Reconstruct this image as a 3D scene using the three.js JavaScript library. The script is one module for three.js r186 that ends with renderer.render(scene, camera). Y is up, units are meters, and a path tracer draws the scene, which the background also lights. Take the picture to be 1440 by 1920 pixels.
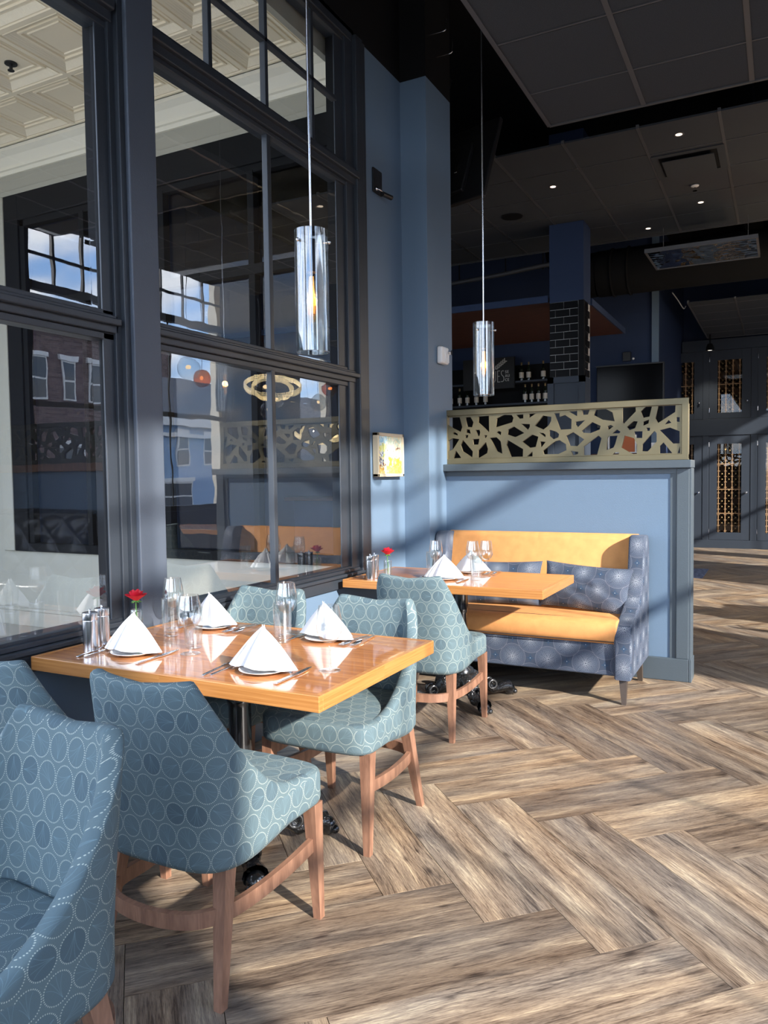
import * as THREE from 'three';
import { RoundedBoxGeometry } from 'three/addons/geometries/RoundedBoxGeometry.js';
import { mergeGeometries, mergeVertices, toCreasedNormals } from 'three/addons/utils/BufferGeometryUtils.js';
import { RectAreaLightUniformsLib } from 'three/addons/lights/RectAreaLightUniformsLib.js';
import { createNoise2D } from 'simplex-noise';

// ---------------------------------------------------------------- camera, sky, sun, exposure
const scene = new THREE.Scene();
const camera = new THREE.PerspectiveCamera(67.01, 1440 / 1920, 0.05, 200);
camera.position.set(0, 1.42, 0);
camera.rotation.set(-2.735 * Math.PI / 180, 27.222 * Math.PI / 180, -0.768 * Math.PI / 180, 'YXZ');
const renderer = new THREE.WebGLRenderer();
renderer.toneMapping = THREE.LinearToneMapping;
renderer.toneMappingExposure = 2.1;
renderer.shadowMap.enabled = true;
RectAreaLightUniformsLib.init();

const rngOf = (s) => () => { s = (s + 0x6d2b79f5) | 0; let t = Math.imul(s ^ (s >>> 15), 1 | s); t = (t + Math.imul(t ^ (t >>> 7), 61 | t)) ^ t; return ((t ^ (t >>> 14)) >>> 0) / 4294967296; };
const rng = rngOf(7);
const noise = createNoise2D(rngOf(11)), noiseB = createNoise2D(rngOf(29));
const fbm = (x, y, o = 4, n = noise) => { let s = 0, a = 0.5; for (let i = 0; i < o; i++) { s += a * n(x, y); x = x * 2.03 + 17.1; y = y * 2.03 - 9.7; a *= 0.5; } return s; };
const clamp = THREE.MathUtils.clamp, lerp = THREE.MathUtils.lerp, sstep = (x, a, b) => { const t = clamp((x - a) / (b - a), 0, 1); return t * t * (3 - 2 * t); };

{ // blue sky with broken white cloud, the same all round
  const W = 1024, H = 512, d = new Float32Array(W * H * 4);
  for (let j = 0; j < H; j++) for (let i = 0; i < W; i++) {
    const el = ((j + 0.5) / H - 0.5) * Math.PI, az = (i + 0.5) / W * 2 * Math.PI, y = Math.sin(el);
    const up = Math.max(0, y), k = (j * W + i) * 4;
    const hz = Math.pow(1 - up, 4);
    let c = [lerp(0.17, 0.66, hz), lerp(0.42, 0.92, hz), lerp(1.0, 1.18, hz)].map((v) => v * 2.1);
    if (y > 0) {
      const s = 1.7 / (up + 0.25), cx = Math.cos(az) * Math.cos(el) * s, cz = Math.sin(az) * Math.cos(el) * s;
      const m = sstep(fbm(cx * 1.1 + 3, cz * 2.1 + 5, 5) + 0.26, -0.1, 0.5) * 0.9;
      const w = 2.6 + 0.6 * fbm(cx * 2 + 9, cz * 2, 3);
      c = [lerp(c[0], w * 0.97, m), lerp(c[1], w, m), lerp(c[2], w * 1.04, m)];
    } else c = [0.5, 0.5, 0.5];
    d[k] = c[0]; d[k + 1] = c[1]; d[k + 2] = c[2]; d[k + 3] = 1;
  }
  const t = new THREE.DataTexture(d, W, H, THREE.RGBAFormat, THREE.FloatType);
  t.mapping = THREE.EquirectangularReflectionMapping; t.magFilter = THREE.LinearFilter; t.needsUpdate = true;
  scene.background = t; scene.environment = t;
}
const sun = new THREE.DirectionalLight(new THREE.Color().setRGB(1, 0.94, 0.87), 5.6);
sun.name = 'sun';
sun.target.position.set(-1, 0.5, -3.5);
sun.position.set(-1 + 0.823 * 40, 0.5 + 0.446 * 40, -3.5 + 0.349 * 40);
sun.castShadow = true; sun.shadow.radius = 2.2; sun.shadow.mapSize.set(4096, 4096);
Object.assign(sun.shadow.camera, { left: -14, right: 14, top: 14, bottom: -14, near: 5, far: 80 });
scene.add(sun, sun.target);

// ---------------------------------------------------------------- helpers
const used = {};
const numbered = (n) => { used[n] = (used[n] ?? -1) + 1; return used[n] ? n + '_' + String(used[n]).padStart(3, '0') : n; };
function uvBox(g) { // uv in metres from the dominant axis of each face
  g = g.index ? g.toNonIndexed() : g;
  const p = g.attributes.position, n = g.attributes.normal, uv = new Float32Array(p.count * 2);
  for (let i = 0; i < p.count; i++) {
    const ax = Math.abs(n.getX(i)), ay = Math.abs(n.getY(i)), az = Math.abs(n.getZ(i));
    const a = ax > ay && ax > az ? [p.getZ(i), p.getY(i)] : ay > az ? [p.getX(i), p.getZ(i)] : [p.getX(i), p.getY(i)];
    uv[i * 2] = a[0]; uv[i * 2 + 1] = a[1];
  }
  g.setAttribute('uv', new THREE.BufferAttribute(uv, 2));
  return g;
}
// box from corner to corner; r chamfers the edges
function bx(x0, x1, y0, y1, z0, z1, r = 0) {
  const w = Math.abs(x1 - x0), h = Math.abs(y1 - y0), d = Math.abs(z1 - z0);
  let g = r ? new RoundedBoxGeometry(w, h, d, 1, Math.min(r, w / 2.1, h / 2.1, d / 2.1)) : new THREE.BoxGeometry(w, h, d);
  g.translate((x0 + x1) / 2, (y0 + y1) / 2, (z0 + z1) / 2);
  return uvBox(g);
}
const cyl = (r0, r1, h, x, y, z, s = 20) => new THREE.CylinderGeometry(r1, r0, h, s).translate(x, y + h / 2, z);
const sph = (r, x, y, z, a = 16, b = 12) => new THREE.SphereGeometry(r, a, b).translate(x, y, z);
const lathe = (pts, s = 28) => new THREE.LatheGeometry(pts.map((p) => new THREE.Vector2(p[0], p[1])), s);
const tube = (pts, r, seg = 24, rs = 8) => new THREE.TubeGeometry(new THREE.CatmullRomCurve3(pts.map((p) => new THREE.Vector3(...p))), seg, r, rs);
function join(gs) {
  gs = gs.flat().map((g) => { g = g.index ? g.toNonIndexed() : g; for (const k of Object.keys(g.attributes)) if (!['position', 'normal', 'uv'].includes(k)) g.deleteAttribute(k); return g; });
  return gs.length === 1 ? gs[0] : mergeGeometries(gs);
}
function obj(name, geo, mat, parent = scene) {
  const m = new THREE.Mesh(Array.isArray(geo) ? join(geo) : geo, mat);
  m.name = parent === scene ? numbered(name) : name;
  m.castShadow = m.receiveShadow = true; parent.add(m);
  return m;
}
function tag(o, label, category, group, kind) {
  o.userData.label = label; if (category) o.userData.category = category;
  if (group) o.userData.group = group;
  if (kind) o.userData.kind = kind;
  return o;
}
function thing(name, label, category, [x, y, z] = [0, 0, 0], turn = 0, group) {
  const o = new THREE.Group(); o.name = numbered(name); scene.add(o);
  o.position.set(x, y, z); o.rotation.y = turn;
  return tag(o, label, category, group);
}
function struct(name, label) { const o = new THREE.Group(); o.name = numbered(name); scene.add(o); o.userData = { label, kind: 'structure' }; return o; }
function dup(root, [x, y, z], turn, label, group) {
  const r = root.clone(); r.name = numbered(root.name.replace(/_\d{3}$/, '')); r.userData = { ...root.userData }; scene.add(r);
  r.position.set(x, y, z); r.rotation.set(0, turn, 0);
  if (label) r.userData.label = label;
  if (group) r.userData.group = group;
  return r;
}
const L = (r, g, b) => new THREE.Color().setRGB(r, g, b);
const std = (o) => new THREE.MeshStandardMaterial(o), phy = (o) => new THREE.MeshPhysicalMaterial(o);
function dataTex(W, H, f, srgb = true) {
  const d = new Uint8Array(W * H * 4);
  for (let j = 0; j < H; j++) for (let i = 0; i < W; i++) {
    const c = f((i + 0.5) / W, (j + 0.5) / H), k = (j * W + i) * 4;
    d[k] = clamp(c[0], 0, 255); d[k + 1] = clamp(c[1], 0, 255); d[k + 2] = clamp(c[2], 0, 255); d[k + 3] = 255;
  }
  const t = new THREE.DataTexture(d, W, H);
  t.wrapS = t.wrapT = THREE.RepeatWrapping; t.magFilter = THREE.LinearFilter; t.minFilter = THREE.LinearMipmapLinearFilter; t.generateMipmaps = true;
  if (srgb) t.colorSpace = THREE.SRGBColorSpace;
  t.needsUpdate = true;
  return t;
}
function canvasTex(W, H, draw, srgb = true) {
  const c = document.createElement('canvas'); c.width = W; c.height = H;
  draw(c.getContext('2d'), W, H);
  const t = new THREE.CanvasTexture(c); t.wrapS = t.wrapT = THREE.RepeatWrapping;
  if (srgb) t.colorSpace = THREE.SRGBColorSpace;
  return t;
}
const rep = (t, x, y) => { const c = t.clone(); c.repeat.set(x, y); return c; };
// a bar of rectangular section w x h swept along points (y up)
function sweepRect(pts, w, h, closed = false, seg = 40) {
  const c = new THREE.CatmullRomCurve3(pts.map((p) => new THREE.Vector3(...p)), closed, 'centripetal');
  const pos = [], idx = [], ring = [];
  for (let i = 0; i <= seg; i++) {
    const p = c.getPoint(i / seg), t = c.getTangent(i / seg), nx = -t.z, nz = t.x, l = Math.hypot(nx, nz) || 1;
    ring.push([[-1, -1], [1, -1], [1, 1], [-1, 1]].map(([a, b]) => [p.x + nx / l * a * w / 2, p.y + b * h / 2, p.z + nz / l * a * w / 2]));
  }
  const quad = (a, b, c2, d) => { pos.push(...a, ...b, ...c2, ...a, ...c2, ...d); };
  for (let i = 0; i < seg; i++) for (let k = 0; k < 4; k++) { const m = (k + 1) % 4; quad(ring[i][k], ring[i][m], ring[i + 1][m], ring[i + 1][k]); }
  if (!closed) { quad(ring[0][3], ring[0][2], ring[0][1], ring[0][0]); quad(...ring[seg]); }
  let g = new THREE.BufferGeometry(); g.setAttribute('position', new THREE.Float32BufferAttribute(pos, 3));
  g = toCreasedNormals(mergeVertices(g), 0.7);
  return uvBox(g);
}
// smooth surface from a grid of points [row][col]
function gridGeo(rows, uvs, closeV = false) {
  const R = rows.length, C = rows[0].length, pos = [], uv = [], idx = [];
  for (let i = 0; i < R; i++) for (let j = 0; j < C; j++) { pos.push(...rows[i][j]); uv.push(...(uvs ? uvs[i][j] : [i / R, j / C])); }
  for (let i = 0; i < R - 1; i++) for (let j = 0; j < C - (closeV ? 0 : 1); j++) {
    const a = i * C + j, b = i * C + (j + 1) % C, c = (i + 1) * C + (j + 1) % C, d = (i + 1) * C + j;
    idx.push(a, b, c, a, c, d);
  }
  const g = new THREE.BufferGeometry();
  g.setAttribute('position', new THREE.Float32BufferAttribute(pos, 3)); g.setAttribute('uv', new THREE.Float32BufferAttribute(uv, 2));
  g.setIndex(idx); g.computeVertexNormals();
  return g;
}
// square leg that tapers from (x1,z1) at y1 to (x0,z0) at y0
function taper(x0, z0, y0, s0, x1, z1, y1, s1) {
  const g = new THREE.BoxGeometry(1, 1, 1), p = g.attributes.position;
  for (let i = 0; i < p.count; i++) {
    const t = p.getY(i) + 0.5, s = lerp(s0, s1, t);
    p.setXYZ(i, lerp(x0, x1, t) + p.getX(i) * s, lerp(y0, y1, t), lerp(z0, z1, t) + p.getZ(i) * s);
  }
  g.computeVertexNormals();
  return uvBox(g);
}

// ---------------------------------------------------------------- materials
const floorTex = (() => { // 4 m x 1 m of weathered brown oak
  const ramp = [[0, 58, 49, 43], [0.28, 98, 85, 74], [0.5, 134, 119, 104], [0.7, 160, 144, 125], [0.86, 190, 173, 147], [1, 212, 197, 170]];
  const knots = []; const r = rngOf(5); for (let i = 0; i < 26; i++) knots.push([r() * 4, r(), 0.02 + 0.03 * r()]);
  return dataTex(2048, 1024, (s, t) => {
    let u = s * 4, v = t, kd = 0;
    for (const [ku, kv, kr] of knots) { const du = (u - ku) * 0.35, dv = v - kv, d2 = du * du + dv * dv, e = Math.exp(-d2 / (kr * kr)); v += dv * 0.5 * e; kd = Math.max(kd, Math.exp(-d2 / (kr * kr * 0.06))); }
    const broad = fbm(u * 1.1, v * 6, 3), mid = fbm(u * 2.6 + 40, v * 22, 4), grain = fbm(u * 9, v * 110, 3, noiseB), fine = noiseB(u * 14, v * 420);
    const sap = Math.pow(1 - Math.abs(fbm(u * 0.35 + 7, v * 5.5, 2)) * 1.6, 5), crack = Math.pow(1 - Math.min(1, Math.abs(fbm(u * 0.9 + 3, v * 17 + 8, 3)) * 2.2), 9);
    const rdg = 1 - 2 * Math.abs(noiseB(u * 3.5 + 11, v * 75)), rdg2 = 1 - 2 * Math.abs(noise(u * 8, v * 170)), pore = sstep(noiseB(u * 22, v * 300) + 0.5 * noise(u * 40, v * 620), 0.35, 0.75), vein = Math.pow(1 - Math.min(1, Math.abs(fbm(u * 1.6 + 60, v * 30, 3)) * 3), 6);
    let k = 0.52 + 0.25 * broad + 0.15 * mid + 0.13 * grain + 0.09 * rdg + 0.07 * rdg2 + 0.07 * fine + 0.2 * Math.max(0, sap) - 0.26 * crack - 0.4 * kd - 0.17 * pore - 0.14 * vein;
    k = clamp(k, 0, 1);
    let i = 0; while (i < ramp.length - 2 && k > ramp[i + 1][0]) i++;
    const a = ramp[i], b = ramp[i + 1], f = (k - a[0]) / (b[0] - a[0]), w = fbm(u * 0.8 + 90, v * 4, 2) * 9;
    return [lerp(a[1], b[1], f) + w, lerp(a[2], b[2], f), lerp(a[3], b[3], f) - w];
  });
})();
const floorBump = dataTex(1024, 512, (s, t) => { const g = 128 + 90 * fbm(s * 4 * 4, t * 130, 3, noiseB); return [g, g, g]; }, false);
floorTex.repeat.set(0.25, 1); floorBump.repeat.set(0.25, 1);
const mFloor = [0, 1, 2, 3].map((i) => std({ map: floorTex, color: L(...[[0.92, 0.90, 0.87], [0.64, 0.615, 0.595], [0.95, 0.89, 0.80], [0.77, 0.765, 0.765]][i]), bumpMap: floorBump, bumpScale: 0.0008, roughness: 0.44 }));

const paintBump = dataTex(512, 512, (s, t) => { const g = 128 + 60 * noise(s * 60, t * 60) + 50 * noise(s * 130, t * 130); return [g, g, g]; }, false);
paintBump.repeat.set(1.5, 1.5);
const paint = (c, rough = 0.55) => std({ color: c, roughness: rough, bumpMap: paintBump, bumpScale: 0.0005 });
const mNavy0 = phy({ color: L(0.028, 0.045, 0.095), roughness: 0.7, specularIntensity: 0.4 });
const mBlue = paint(L(0.125, 0.19, 0.27)), mNavy = mNavy0;
const mBlack = phy({ color: L(0.009, 0.0095, 0.0105), roughness: 0.8, specularIntensity: 0.25 }), mTrim = phy({ color: L(0.029, 0.036, 0.046), roughness: 0.42, bumpMap: paintBump, bumpScale: 0.0004 });
const mPost = paint(L(0.075, 0.092, 0.120), 0.5), mCap = paint(L(0.062, 0.082, 0.098), 0.5), mCabinet = phy({ color: L(0.034, 0.044, 0.060), roughness: 0.55, specularIntensity: 0.5 });
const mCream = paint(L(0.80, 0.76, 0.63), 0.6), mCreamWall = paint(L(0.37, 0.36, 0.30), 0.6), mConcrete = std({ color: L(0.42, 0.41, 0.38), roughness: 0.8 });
const tinBump = dataTex(512, 512, (s, t) => { const a = Math.abs(Math.sin(s * Math.PI * 80)), b = noise(s * 70, t * 70) * 0.25; const g = 110 + 90 * a + 60 * b; return [g, g, g]; }, false);
const mTin = std({ color: L(0.88, 0.77, 0.57), roughness: 0.5 }), mTinOrn = std({ color: L(0.88, 0.78, 0.59), roughness: 0.5, bumpMap: tinBump, bumpScale: 0.003 });
const tileTex = dataTex(512, 512, (s, t) => { const n = noise(s * 130, t * 130) + 0.7 * noiseB(s * 240, t * 240); const g = 70 + 16 * n - (n > 1.0 ? 22 : 0); return [g, g, g + 1]; });
tileTex.repeat.set(1.6, 1.6);
const mTile = std({ map: tileTex, color: L(0.50, 0.57, 0.66), roughness: 0.95 }), mGrid = std({ color: L(0.10, 0.10, 0.104), roughness: 0.38, metalness: 0.35 });

const waveTex = dataTex(512, 512, (s, t) => { const c = Math.cos, p = Math.PI * 2; const g = 128 + 45 * noise(s * 5.2, t * 3.1) + 26 * noise(s * 9 + 5, t * 5 + 2) + 10 * c(p * t * 9 + 2 * noise(s * 3, 1)); return [g, g, g]; }, false);
const pane = (bump) => phy({ color: L(1, 1, 1), transmission: 1, thickness: 0, roughness: 0.0, ior: 2.15, bumpMap: waveTex, bumpScale: bump });
const mPaneOld = pane(0.00022), mPane = phy({ color: L(1, 1, 1), transmission: 1, thickness: 0, roughness: 0, ior: 1.5 });
const mGlass = phy({ color: L(0.96, 0.975, 0.975), transmission: 1, thickness: 0, roughness: 0.05, ior: 2.1 });
const mGlassCut = phy({ color: L(0.95, 0.97, 0.97), transmission: 1, thickness: 0, roughness: 0.08, ior: 2.0 });
const mSmoke = phy({ color: L(0.74, 0.76, 0.76), transmission: 1, thickness: 0, roughness: 0.05, ior: 2.1 });
const mWater = phy({ color: L(0.93, 0.97, 0.96), transmission: 1, thickness: 0, roughness: 0.0, ior: 1.33 });
const mAmber = phy({ color: L(0.75, 0.30, 0.05), transmission: 1, thickness: 0, roughness: 0.01, ior: 1.7 });

const PI = Math.PI;
const chairTex = canvasTex(1024, 1024, (c, W, H) => { // 18 cm square, four circles by four
  c.fillStyle = '#5d6f73'; c.fillRect(0, 0, W, H);
  const r = rngOf(3);
  for (let i = 0; i < 9000; i++) { c.fillStyle = r() > 0.5 ? 'rgba(120,150,160,0.16)' : 'rgba(40,60,72,0.16)'; c.fillRect(r() * W, r() * H, 2 + r() * 3, 1.5); }
  const P = W / 4;
  for (let j = -1; j < 6; j++) for (let i = -1; i < 6; i++) {
    const seed = rngOf(((j + 8) % 4) * 31 + ((i + 8) % 4) * 7 + 1), cx = (i + (((j + 8) % 2) ? 0.5 : 0)) * P, cy = j * P * 1.0, R = P * 0.47;
    c.save(); c.translate(cx, cy); c.scale(1, 1.02);
    c.fillStyle = seed() > 0.5 ? 'rgba(66,87,96,0.6)' : 'rgba(80,101,108,0.5)'; c.beginPath(); c.arc(0, 0, R * 0.94, 0, 7); c.fill();
    c.strokeStyle = 'rgba(120,148,156,0.35)'; c.lineWidth = 5; const a0 = seed() * 6.3;
    for (let k = 0; k < 4; k++) { const a = a0 + (k - 1.5) * 0.55; c.beginPath(); c.moveTo(Math.cos(a0 + 3.1) * R * 0.8, Math.sin(a0 + 3.1) * R * 0.8); c.quadraticCurveTo(Math.cos(a) * R * 0.2, Math.sin(a) * R * 0.2, Math.cos(a) * R * 0.86, Math.sin(a) * R * 0.86); c.stroke(); }
    c.fillStyle = '#a9b2a8'; for (let k = 0; k < 40; k++) { const a = k / 40 * Math.PI * 2; c.beginPath(); c.ellipse(Math.cos(a) * R, Math.sin(a) * R, 6, 5, a, 0, 7); c.fill(); }
    c.restore();
  }
});
const weave = dataTex(512, 512, (s, t) => { const g = 128 + 60 * Math.sin(s * 500) * Math.sin(t * 500) + 50 * noise(s * 160, t * 160); return [g, g, g]; }, false);
weave.repeat.set(5, 5); chairTex.repeat.set(1 / 0.26, 1 / 0.26);
const mChair = phy({ map: chairTex, roughness: 0.85, bumpMap: weave, bumpScale: 0.0006, sheen: 0.15, sheenColor: L(0.5, 0.6, 0.65), sheenRoughness: 0.5 });
const setteeTex = canvasTex(1024, 1024, (c, W, H) => { // 25 cm square: petals, stars and dot mandalas
  c.fillStyle = '#364152'; c.fillRect(0, 0, W, H);
  const r = rngOf(9);
  for (let i = 0; i < 7000; i++) { c.fillStyle = r() > 0.5 ? 'rgba(130,140,170,0.2)' : 'rgba(20,28,50,0.2)'; c.fillRect(r() * W, r() * H, 3, 3); }
  const dots = (cx, cy, R) => {
    for (let k = 1; k <= 10; k++) for (let m = 0; m < 5 + k * 5; m++) { const a = m / (5 + k * 5) * 6.2832 + k * 0.2, rr = R * k / 9.6; c.fillStyle = `rgba(200,206,212,${0.95 - k * 0.045})`; c.beginPath(); c.arc(cx + Math.cos(a) * rr, cy + Math.sin(a) * rr, 9.5 - k * 0.4, 0, 7); c.fill(); }
    c.strokeStyle = 'rgba(40,48,66,0.9)'; c.lineWidth = 5; for (let m = 0; m < 4; m++) { const a = m * PI / 2 + PI / 4; c.beginPath(); c.moveTo(cx, cy); c.quadraticCurveTo(cx + Math.cos(a - 0.5) * R * 0.8, cy + Math.sin(a - 0.5) * R * 0.8, cx + Math.cos(a) * R * 1.3, cy + Math.sin(a) * R * 1.3); c.quadraticCurveTo(cx + Math.cos(a + 0.5) * R * 0.8, cy + Math.sin(a + 0.5) * R * 0.8, cx, cy); c.stroke(); }
  };
  for (const [cx, cy] of [[0, 0], [W, 0], [0, H], [W, H], [W / 2, H / 2]]) {
    c.fillStyle = '#3b4658'; c.beginPath(); c.arc(cx, cy, W * 0.36, 0, 7); c.fill();
    dots(cx, cy, W * 0.27);
    c.strokeStyle = 'rgba(150,146,150,0.7)'; for (const k of [0.36, 0.335, 0.31]) { c.lineWidth = k > 0.35 ? 7 : 3; c.beginPath(); c.arc(cx, cy, W * k, 0, 7); c.stroke(); }
  }
  for (const [cx, cy] of [[W / 2, 0], [W / 2, H], [0, H / 2], [W, H / 2]]) {
    c.fillStyle = '#2b4057'; c.beginPath(); const s = W * 0.15; c.moveTo(cx, cy - s); c.quadraticCurveTo(cx, cy, cx + s, cy); c.quadraticCurveTo(cx, cy, cx, cy + s); c.quadraticCurveTo(cx, cy, cx - s, cy); c.quadraticCurveTo(cx, cy, cx, cy - s); c.fill();
    c.fillStyle = '#c8ccd0'; c.beginPath(); c.arc(cx, cy, 9, 0, 7); c.fill();
  }
});
setteeTex.repeat.set(1 / 0.235, 1 / 0.235);
const mSettee = phy({ map: setteeTex, roughness: 0.85, bumpMap: weave, bumpScale: 0.0006, sheen: 0.12, sheenColor: L(0.5, 0.55, 0.7), sheenRoughness: 0.5 });
const suede = dataTex(512, 512, (s, t) => { const n = fbm(s * 5, t * 5, 4) * 11 + noise(s * 120, t * 120) * 5; return [206 + n, 144 + n * 0.85, 84 + n * 0.6]; });
suede.repeat.set(1.6, 1.6);
const mOrange = phy({ map: suede, roughness: 0.75, sheen: 0.25, sheenColor: L(1, 0.7, 0.4), sheenRoughness: 0.5 }), mPiping = std({ color: L(0.05, 0.03, 0.02), roughness: 0.7 });

const woodTex = (a, b, fu, fv) => dataTex(1024, 512, (s, t) => { const n = fbm(s * fu, t * fv, 4), g = noiseB(s * fu * 5, t * fv * 7), k = clamp(0.5 + 0.65 * n + 0.16 * g, 0, 1); return [0, 1, 2].map((i) => lerp(a[i], b[i], k)); });
const tableTex = woodTex([150, 86, 34], [206, 138, 70], 2.2, 26), edgeTex = woodTex([166, 106, 50], [200, 142, 80], 2, 30), legTex = woodTex([116, 82, 64], [156, 116, 92], 20, 3), darkLeg = std({ color: L(0.06, 0.045, 0.035), roughness: 0.5 });
tableTex.repeat.set(0.8, 1.1); edgeTex.repeat.set(0.8, 3); legTex.repeat.set(1, 1);
const mTable = phy({ map: tableTex, roughness: 0.35, clearcoat: 1, clearcoatRoughness: 0.03 }), mEdge = phy({ map: edgeTex, roughness: 0.4, clearcoat: 0.6, clearcoatRoughness: 0.12 });
const mLeg = phy({ map: legTex, roughness: 0.5, clearcoat: 0.3, clearcoatRoughness: 0.3 });
const ironBump = dataTex(256, 256, (s, t) => { const g = 128 + 100 * noise(s * 22, t * 22); return [g, g, g]; }, false);
const mIron = phy({ color: L(0.012, 0.013, 0.014), roughness: 0.22, clearcoat: 0.6, clearcoatRoughness: 0.1 }), mIronOrn = phy({ color: L(0.015, 0.016, 0.017), roughness: 0.2, bumpMap: ironBump, bumpScale: 0.006, clearcoat: 0.6, clearcoatRoughness: 0.1 });
const mBrass = std({ color: L(0.165, 0.14, 0.08), roughness: 0.42, metalness: 0.55 });
const mSteel = std({ color: L(0.72, 0.72, 0.73), roughness: 0.2, metalness: 1 }), mChrome = std({ color: L(0.85, 0.85, 0.86), roughness: 0.08, metalness: 1 });
const mNapkin = std({ color: L(0.70, 0.715, 0.73), roughness: 0.9, bumpMap: weave, bumpScale: 0.0003 }), mPlate = phy({ color: L(0.85, 0.85, 0.84), roughness: 0.2, clearcoat: 0.7, clearcoatRoughness: 0.05 });
const mRose = phy({ color: L(0.62, 0.006, 0.025), roughness: 0.6, sheen: 0.4, sheenColor: L(0.9, 0.1, 0.15) }), mStem = std({ color: L(0.08, 0.22, 0.04), roughness: 0.6 });
const mPlastic = std({ color: L(0.78, 0.78, 0.76), roughness: 0.35 }), mBlackPlastic = std({ color: L(0.01, 0.01, 0.011), roughness: 0.4 }), mScreen = phy({ color: L(0.002, 0.002, 0.003), roughness: 0.15, specularIntensity: 0.2 });
const mRackWood = std({ color: L(0.46, 0.28, 0.14), roughness: 0.7 }), mRackDark = std({ color: L(0.08, 0.045, 0.025), roughness: 0.8 });
const mBottle = phy({ color: L(0.01, 0.016, 0.010), roughness: 0.1, clearcoat: 1 }), mLabel = std({ color: L(0.55, 0.52, 0.46), roughness: 0.8 }), mFoil = std({ color: L(0.35, 0.25, 0.12), roughness: 0.35, metalness: 0.7 });
const mSoffit = std({ map: woodTex([52, 24, 15], [82, 40, 24], 3, 18), roughness: 0.6 });
const glow = (r, g, b, k) => std({ color: L(0.1, 0.1, 0.1), emissive: L(r, g, b), emissiveIntensity: k, roughness: 0.5 });

// ---------------------------------------------------------------- floor: herringbone of wide planks at 45 degrees to the walls
{
  const W = 0.2545, Ln = 1.082, u0 = -3.007, v0 = 1.268, S = Math.SQRT1_2, all = [];
  for (let j = -14; j <= 14; j++) for (let i = -60; i <= 60; i++) {
    for (const [u, v, a] of [[u0 + i * W + j * Ln + Ln / 2, v0 + i * W - j * Ln + W / 2, -1], [u0 + i * W + Ln + j * Ln + W / 2, v0 + (i + 1) * W - j * Ln - Ln / 2, 1]]) {
      const x = (u + v) * S, z = (u - v) * S;
      if (x > -7.2 && x < 2.4 && z > -15.8 && z < 2 && !(x < -2.75 && z > -5.0)) all.push({ x, z, a });
    }
  }
  camera.updateMatrixWorld(); camera.updateProjectionMatrix();
  const p = new THREE.Vector3();
  for (const k of all) {
    let seen = false;
    for (const s of [-0.5, 0, 0.5]) { p.set(k.x + s * Ln * S, 0, k.z - s * k.a * Ln * S).project(camera); if (Math.abs(p.x) < 1.06 && Math.abs(p.y) < 1.06 && p.z < 1) seen = true; }
    const hidden = (k.x < -2.6) || (k.z < -5.9 && k.x < -1.75 + (k.z + 5.9) * 0.03);
    k.d = Math.hypot(k.x, k.z) + (seen && !hidden ? 0 : 100);
  }
  all.sort((a, b) => a.d - b.d);
  const geos = [], r = rngOf(21);
  for (let i = 0; i < 24; i++) {
    const g = new THREE.BoxGeometry(Ln - 0.0024, 0.012, W - 0.0024).toNonIndexed(), q = g.attributes.position, uv = g.attributes.uv, ou = r() * 2.9, ov = r() * 0.74, f = r() > 0.5 ? 1 : -1;
    for (let n = 0; n < q.count; n++) uv.setXY(n, ou + f * q.getX(n) + Ln / 2, ov + q.getZ(n) + W / 2);
    geos.push(g);
  }
  const fl = struct('floor', 'wide brown oak plank floor laid in herringbone');
  obj('slab', bx(-8.2, 2.75, -0.3, -0.0125, -15.8, 2.3), mConcrete, fl);
  const near = all.slice(0, 300), rest = all.slice(300);
  for (const k of near) {
    const m = obj('plank', geos[Math.floor(r() * 24)], mFloor[Math.floor(r() * 4)], fl);
    m.position.set(k.x, -0.006, k.z); m.rotation.y = k.a * Math.PI / 4;
  }
  const im = new THREE.InstancedMesh(geos[7], mFloor[0], rest.length), o = new THREE.Object3D(), tint = new THREE.Color();
  rest.forEach((k, i) => { o.position.set(k.x, -0.006, k.z); o.rotation.y = k.a * Math.PI / 4 + (r() > 0.5 ? Math.PI : 0); o.updateMatrix(); im.setMatrixAt(i, o.matrix); const q = 0.82 + 0.18 * r(); im.setColorAt(i, tint.setRGB(q, q * 0.98, q * 0.95)); });
  im.name = 'plank_field'; im.userData.kind = 'stuff'; im.receiveShadow = true; fl.add(im);
}

// ---------------------------------------------------------------- wall with the tall interior window (x = -2.5)
const XG = -2.53;
{
  const w = struct('wall_left', 'blue wall under and beside the tall interior window, black above');
  obj('knee_wall', bx(-2.62, -2.5, 0, 0.70, -5.2, 2.0), mBlue, w);
  obj('baseboard', bx(-2.5, -2.485, 0, 0.12, -4.9, 2.0, 0.004), mCap, w);
  obj('pilaster', bx(-2.62, -2.5, 0.70, 4.27, -5.2, -4.64), mBlue, w);
  obj('upper_wall', [bx(-2.62, -2.5, 4.27, 5.2, -5.2, 2.0), bx(-2.9, -2.295, 4.27, 5.2, -5.66, -5.2)], mBlack, w);
  obj('column', bx(-2.9, -2.295, 0, 4.27, -5.66, -5.2, 0.004), mBlue, w);
}
function paneAt(parent, axis, at, a0, a1, y0, y1, mat) { // a sheet of glass at x = at (axis 'x') or z = at
  const g = new THREE.PlaneGeometry(a1 - a0, y1 - y0), uv = g.attributes.uv, p = g.attributes.position, o = (a0 * 3.7 + y0 * 2.3);
  for (let i = 0; i < uv.count; i++) uv.setXY(i, p.getX(i) + o, p.getY(i) + o * 0.6);
  if (axis === 'x') g.rotateY(Math.PI / 2);
  const m = obj('pane', g, mat, parent);
  m.position.set(axis === 'x' ? at : (a0 + a1) / 2, (y0 + y1) / 2, axis === 'x' ? (a0 + a1) / 2 : at);
  return m;
}
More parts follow.
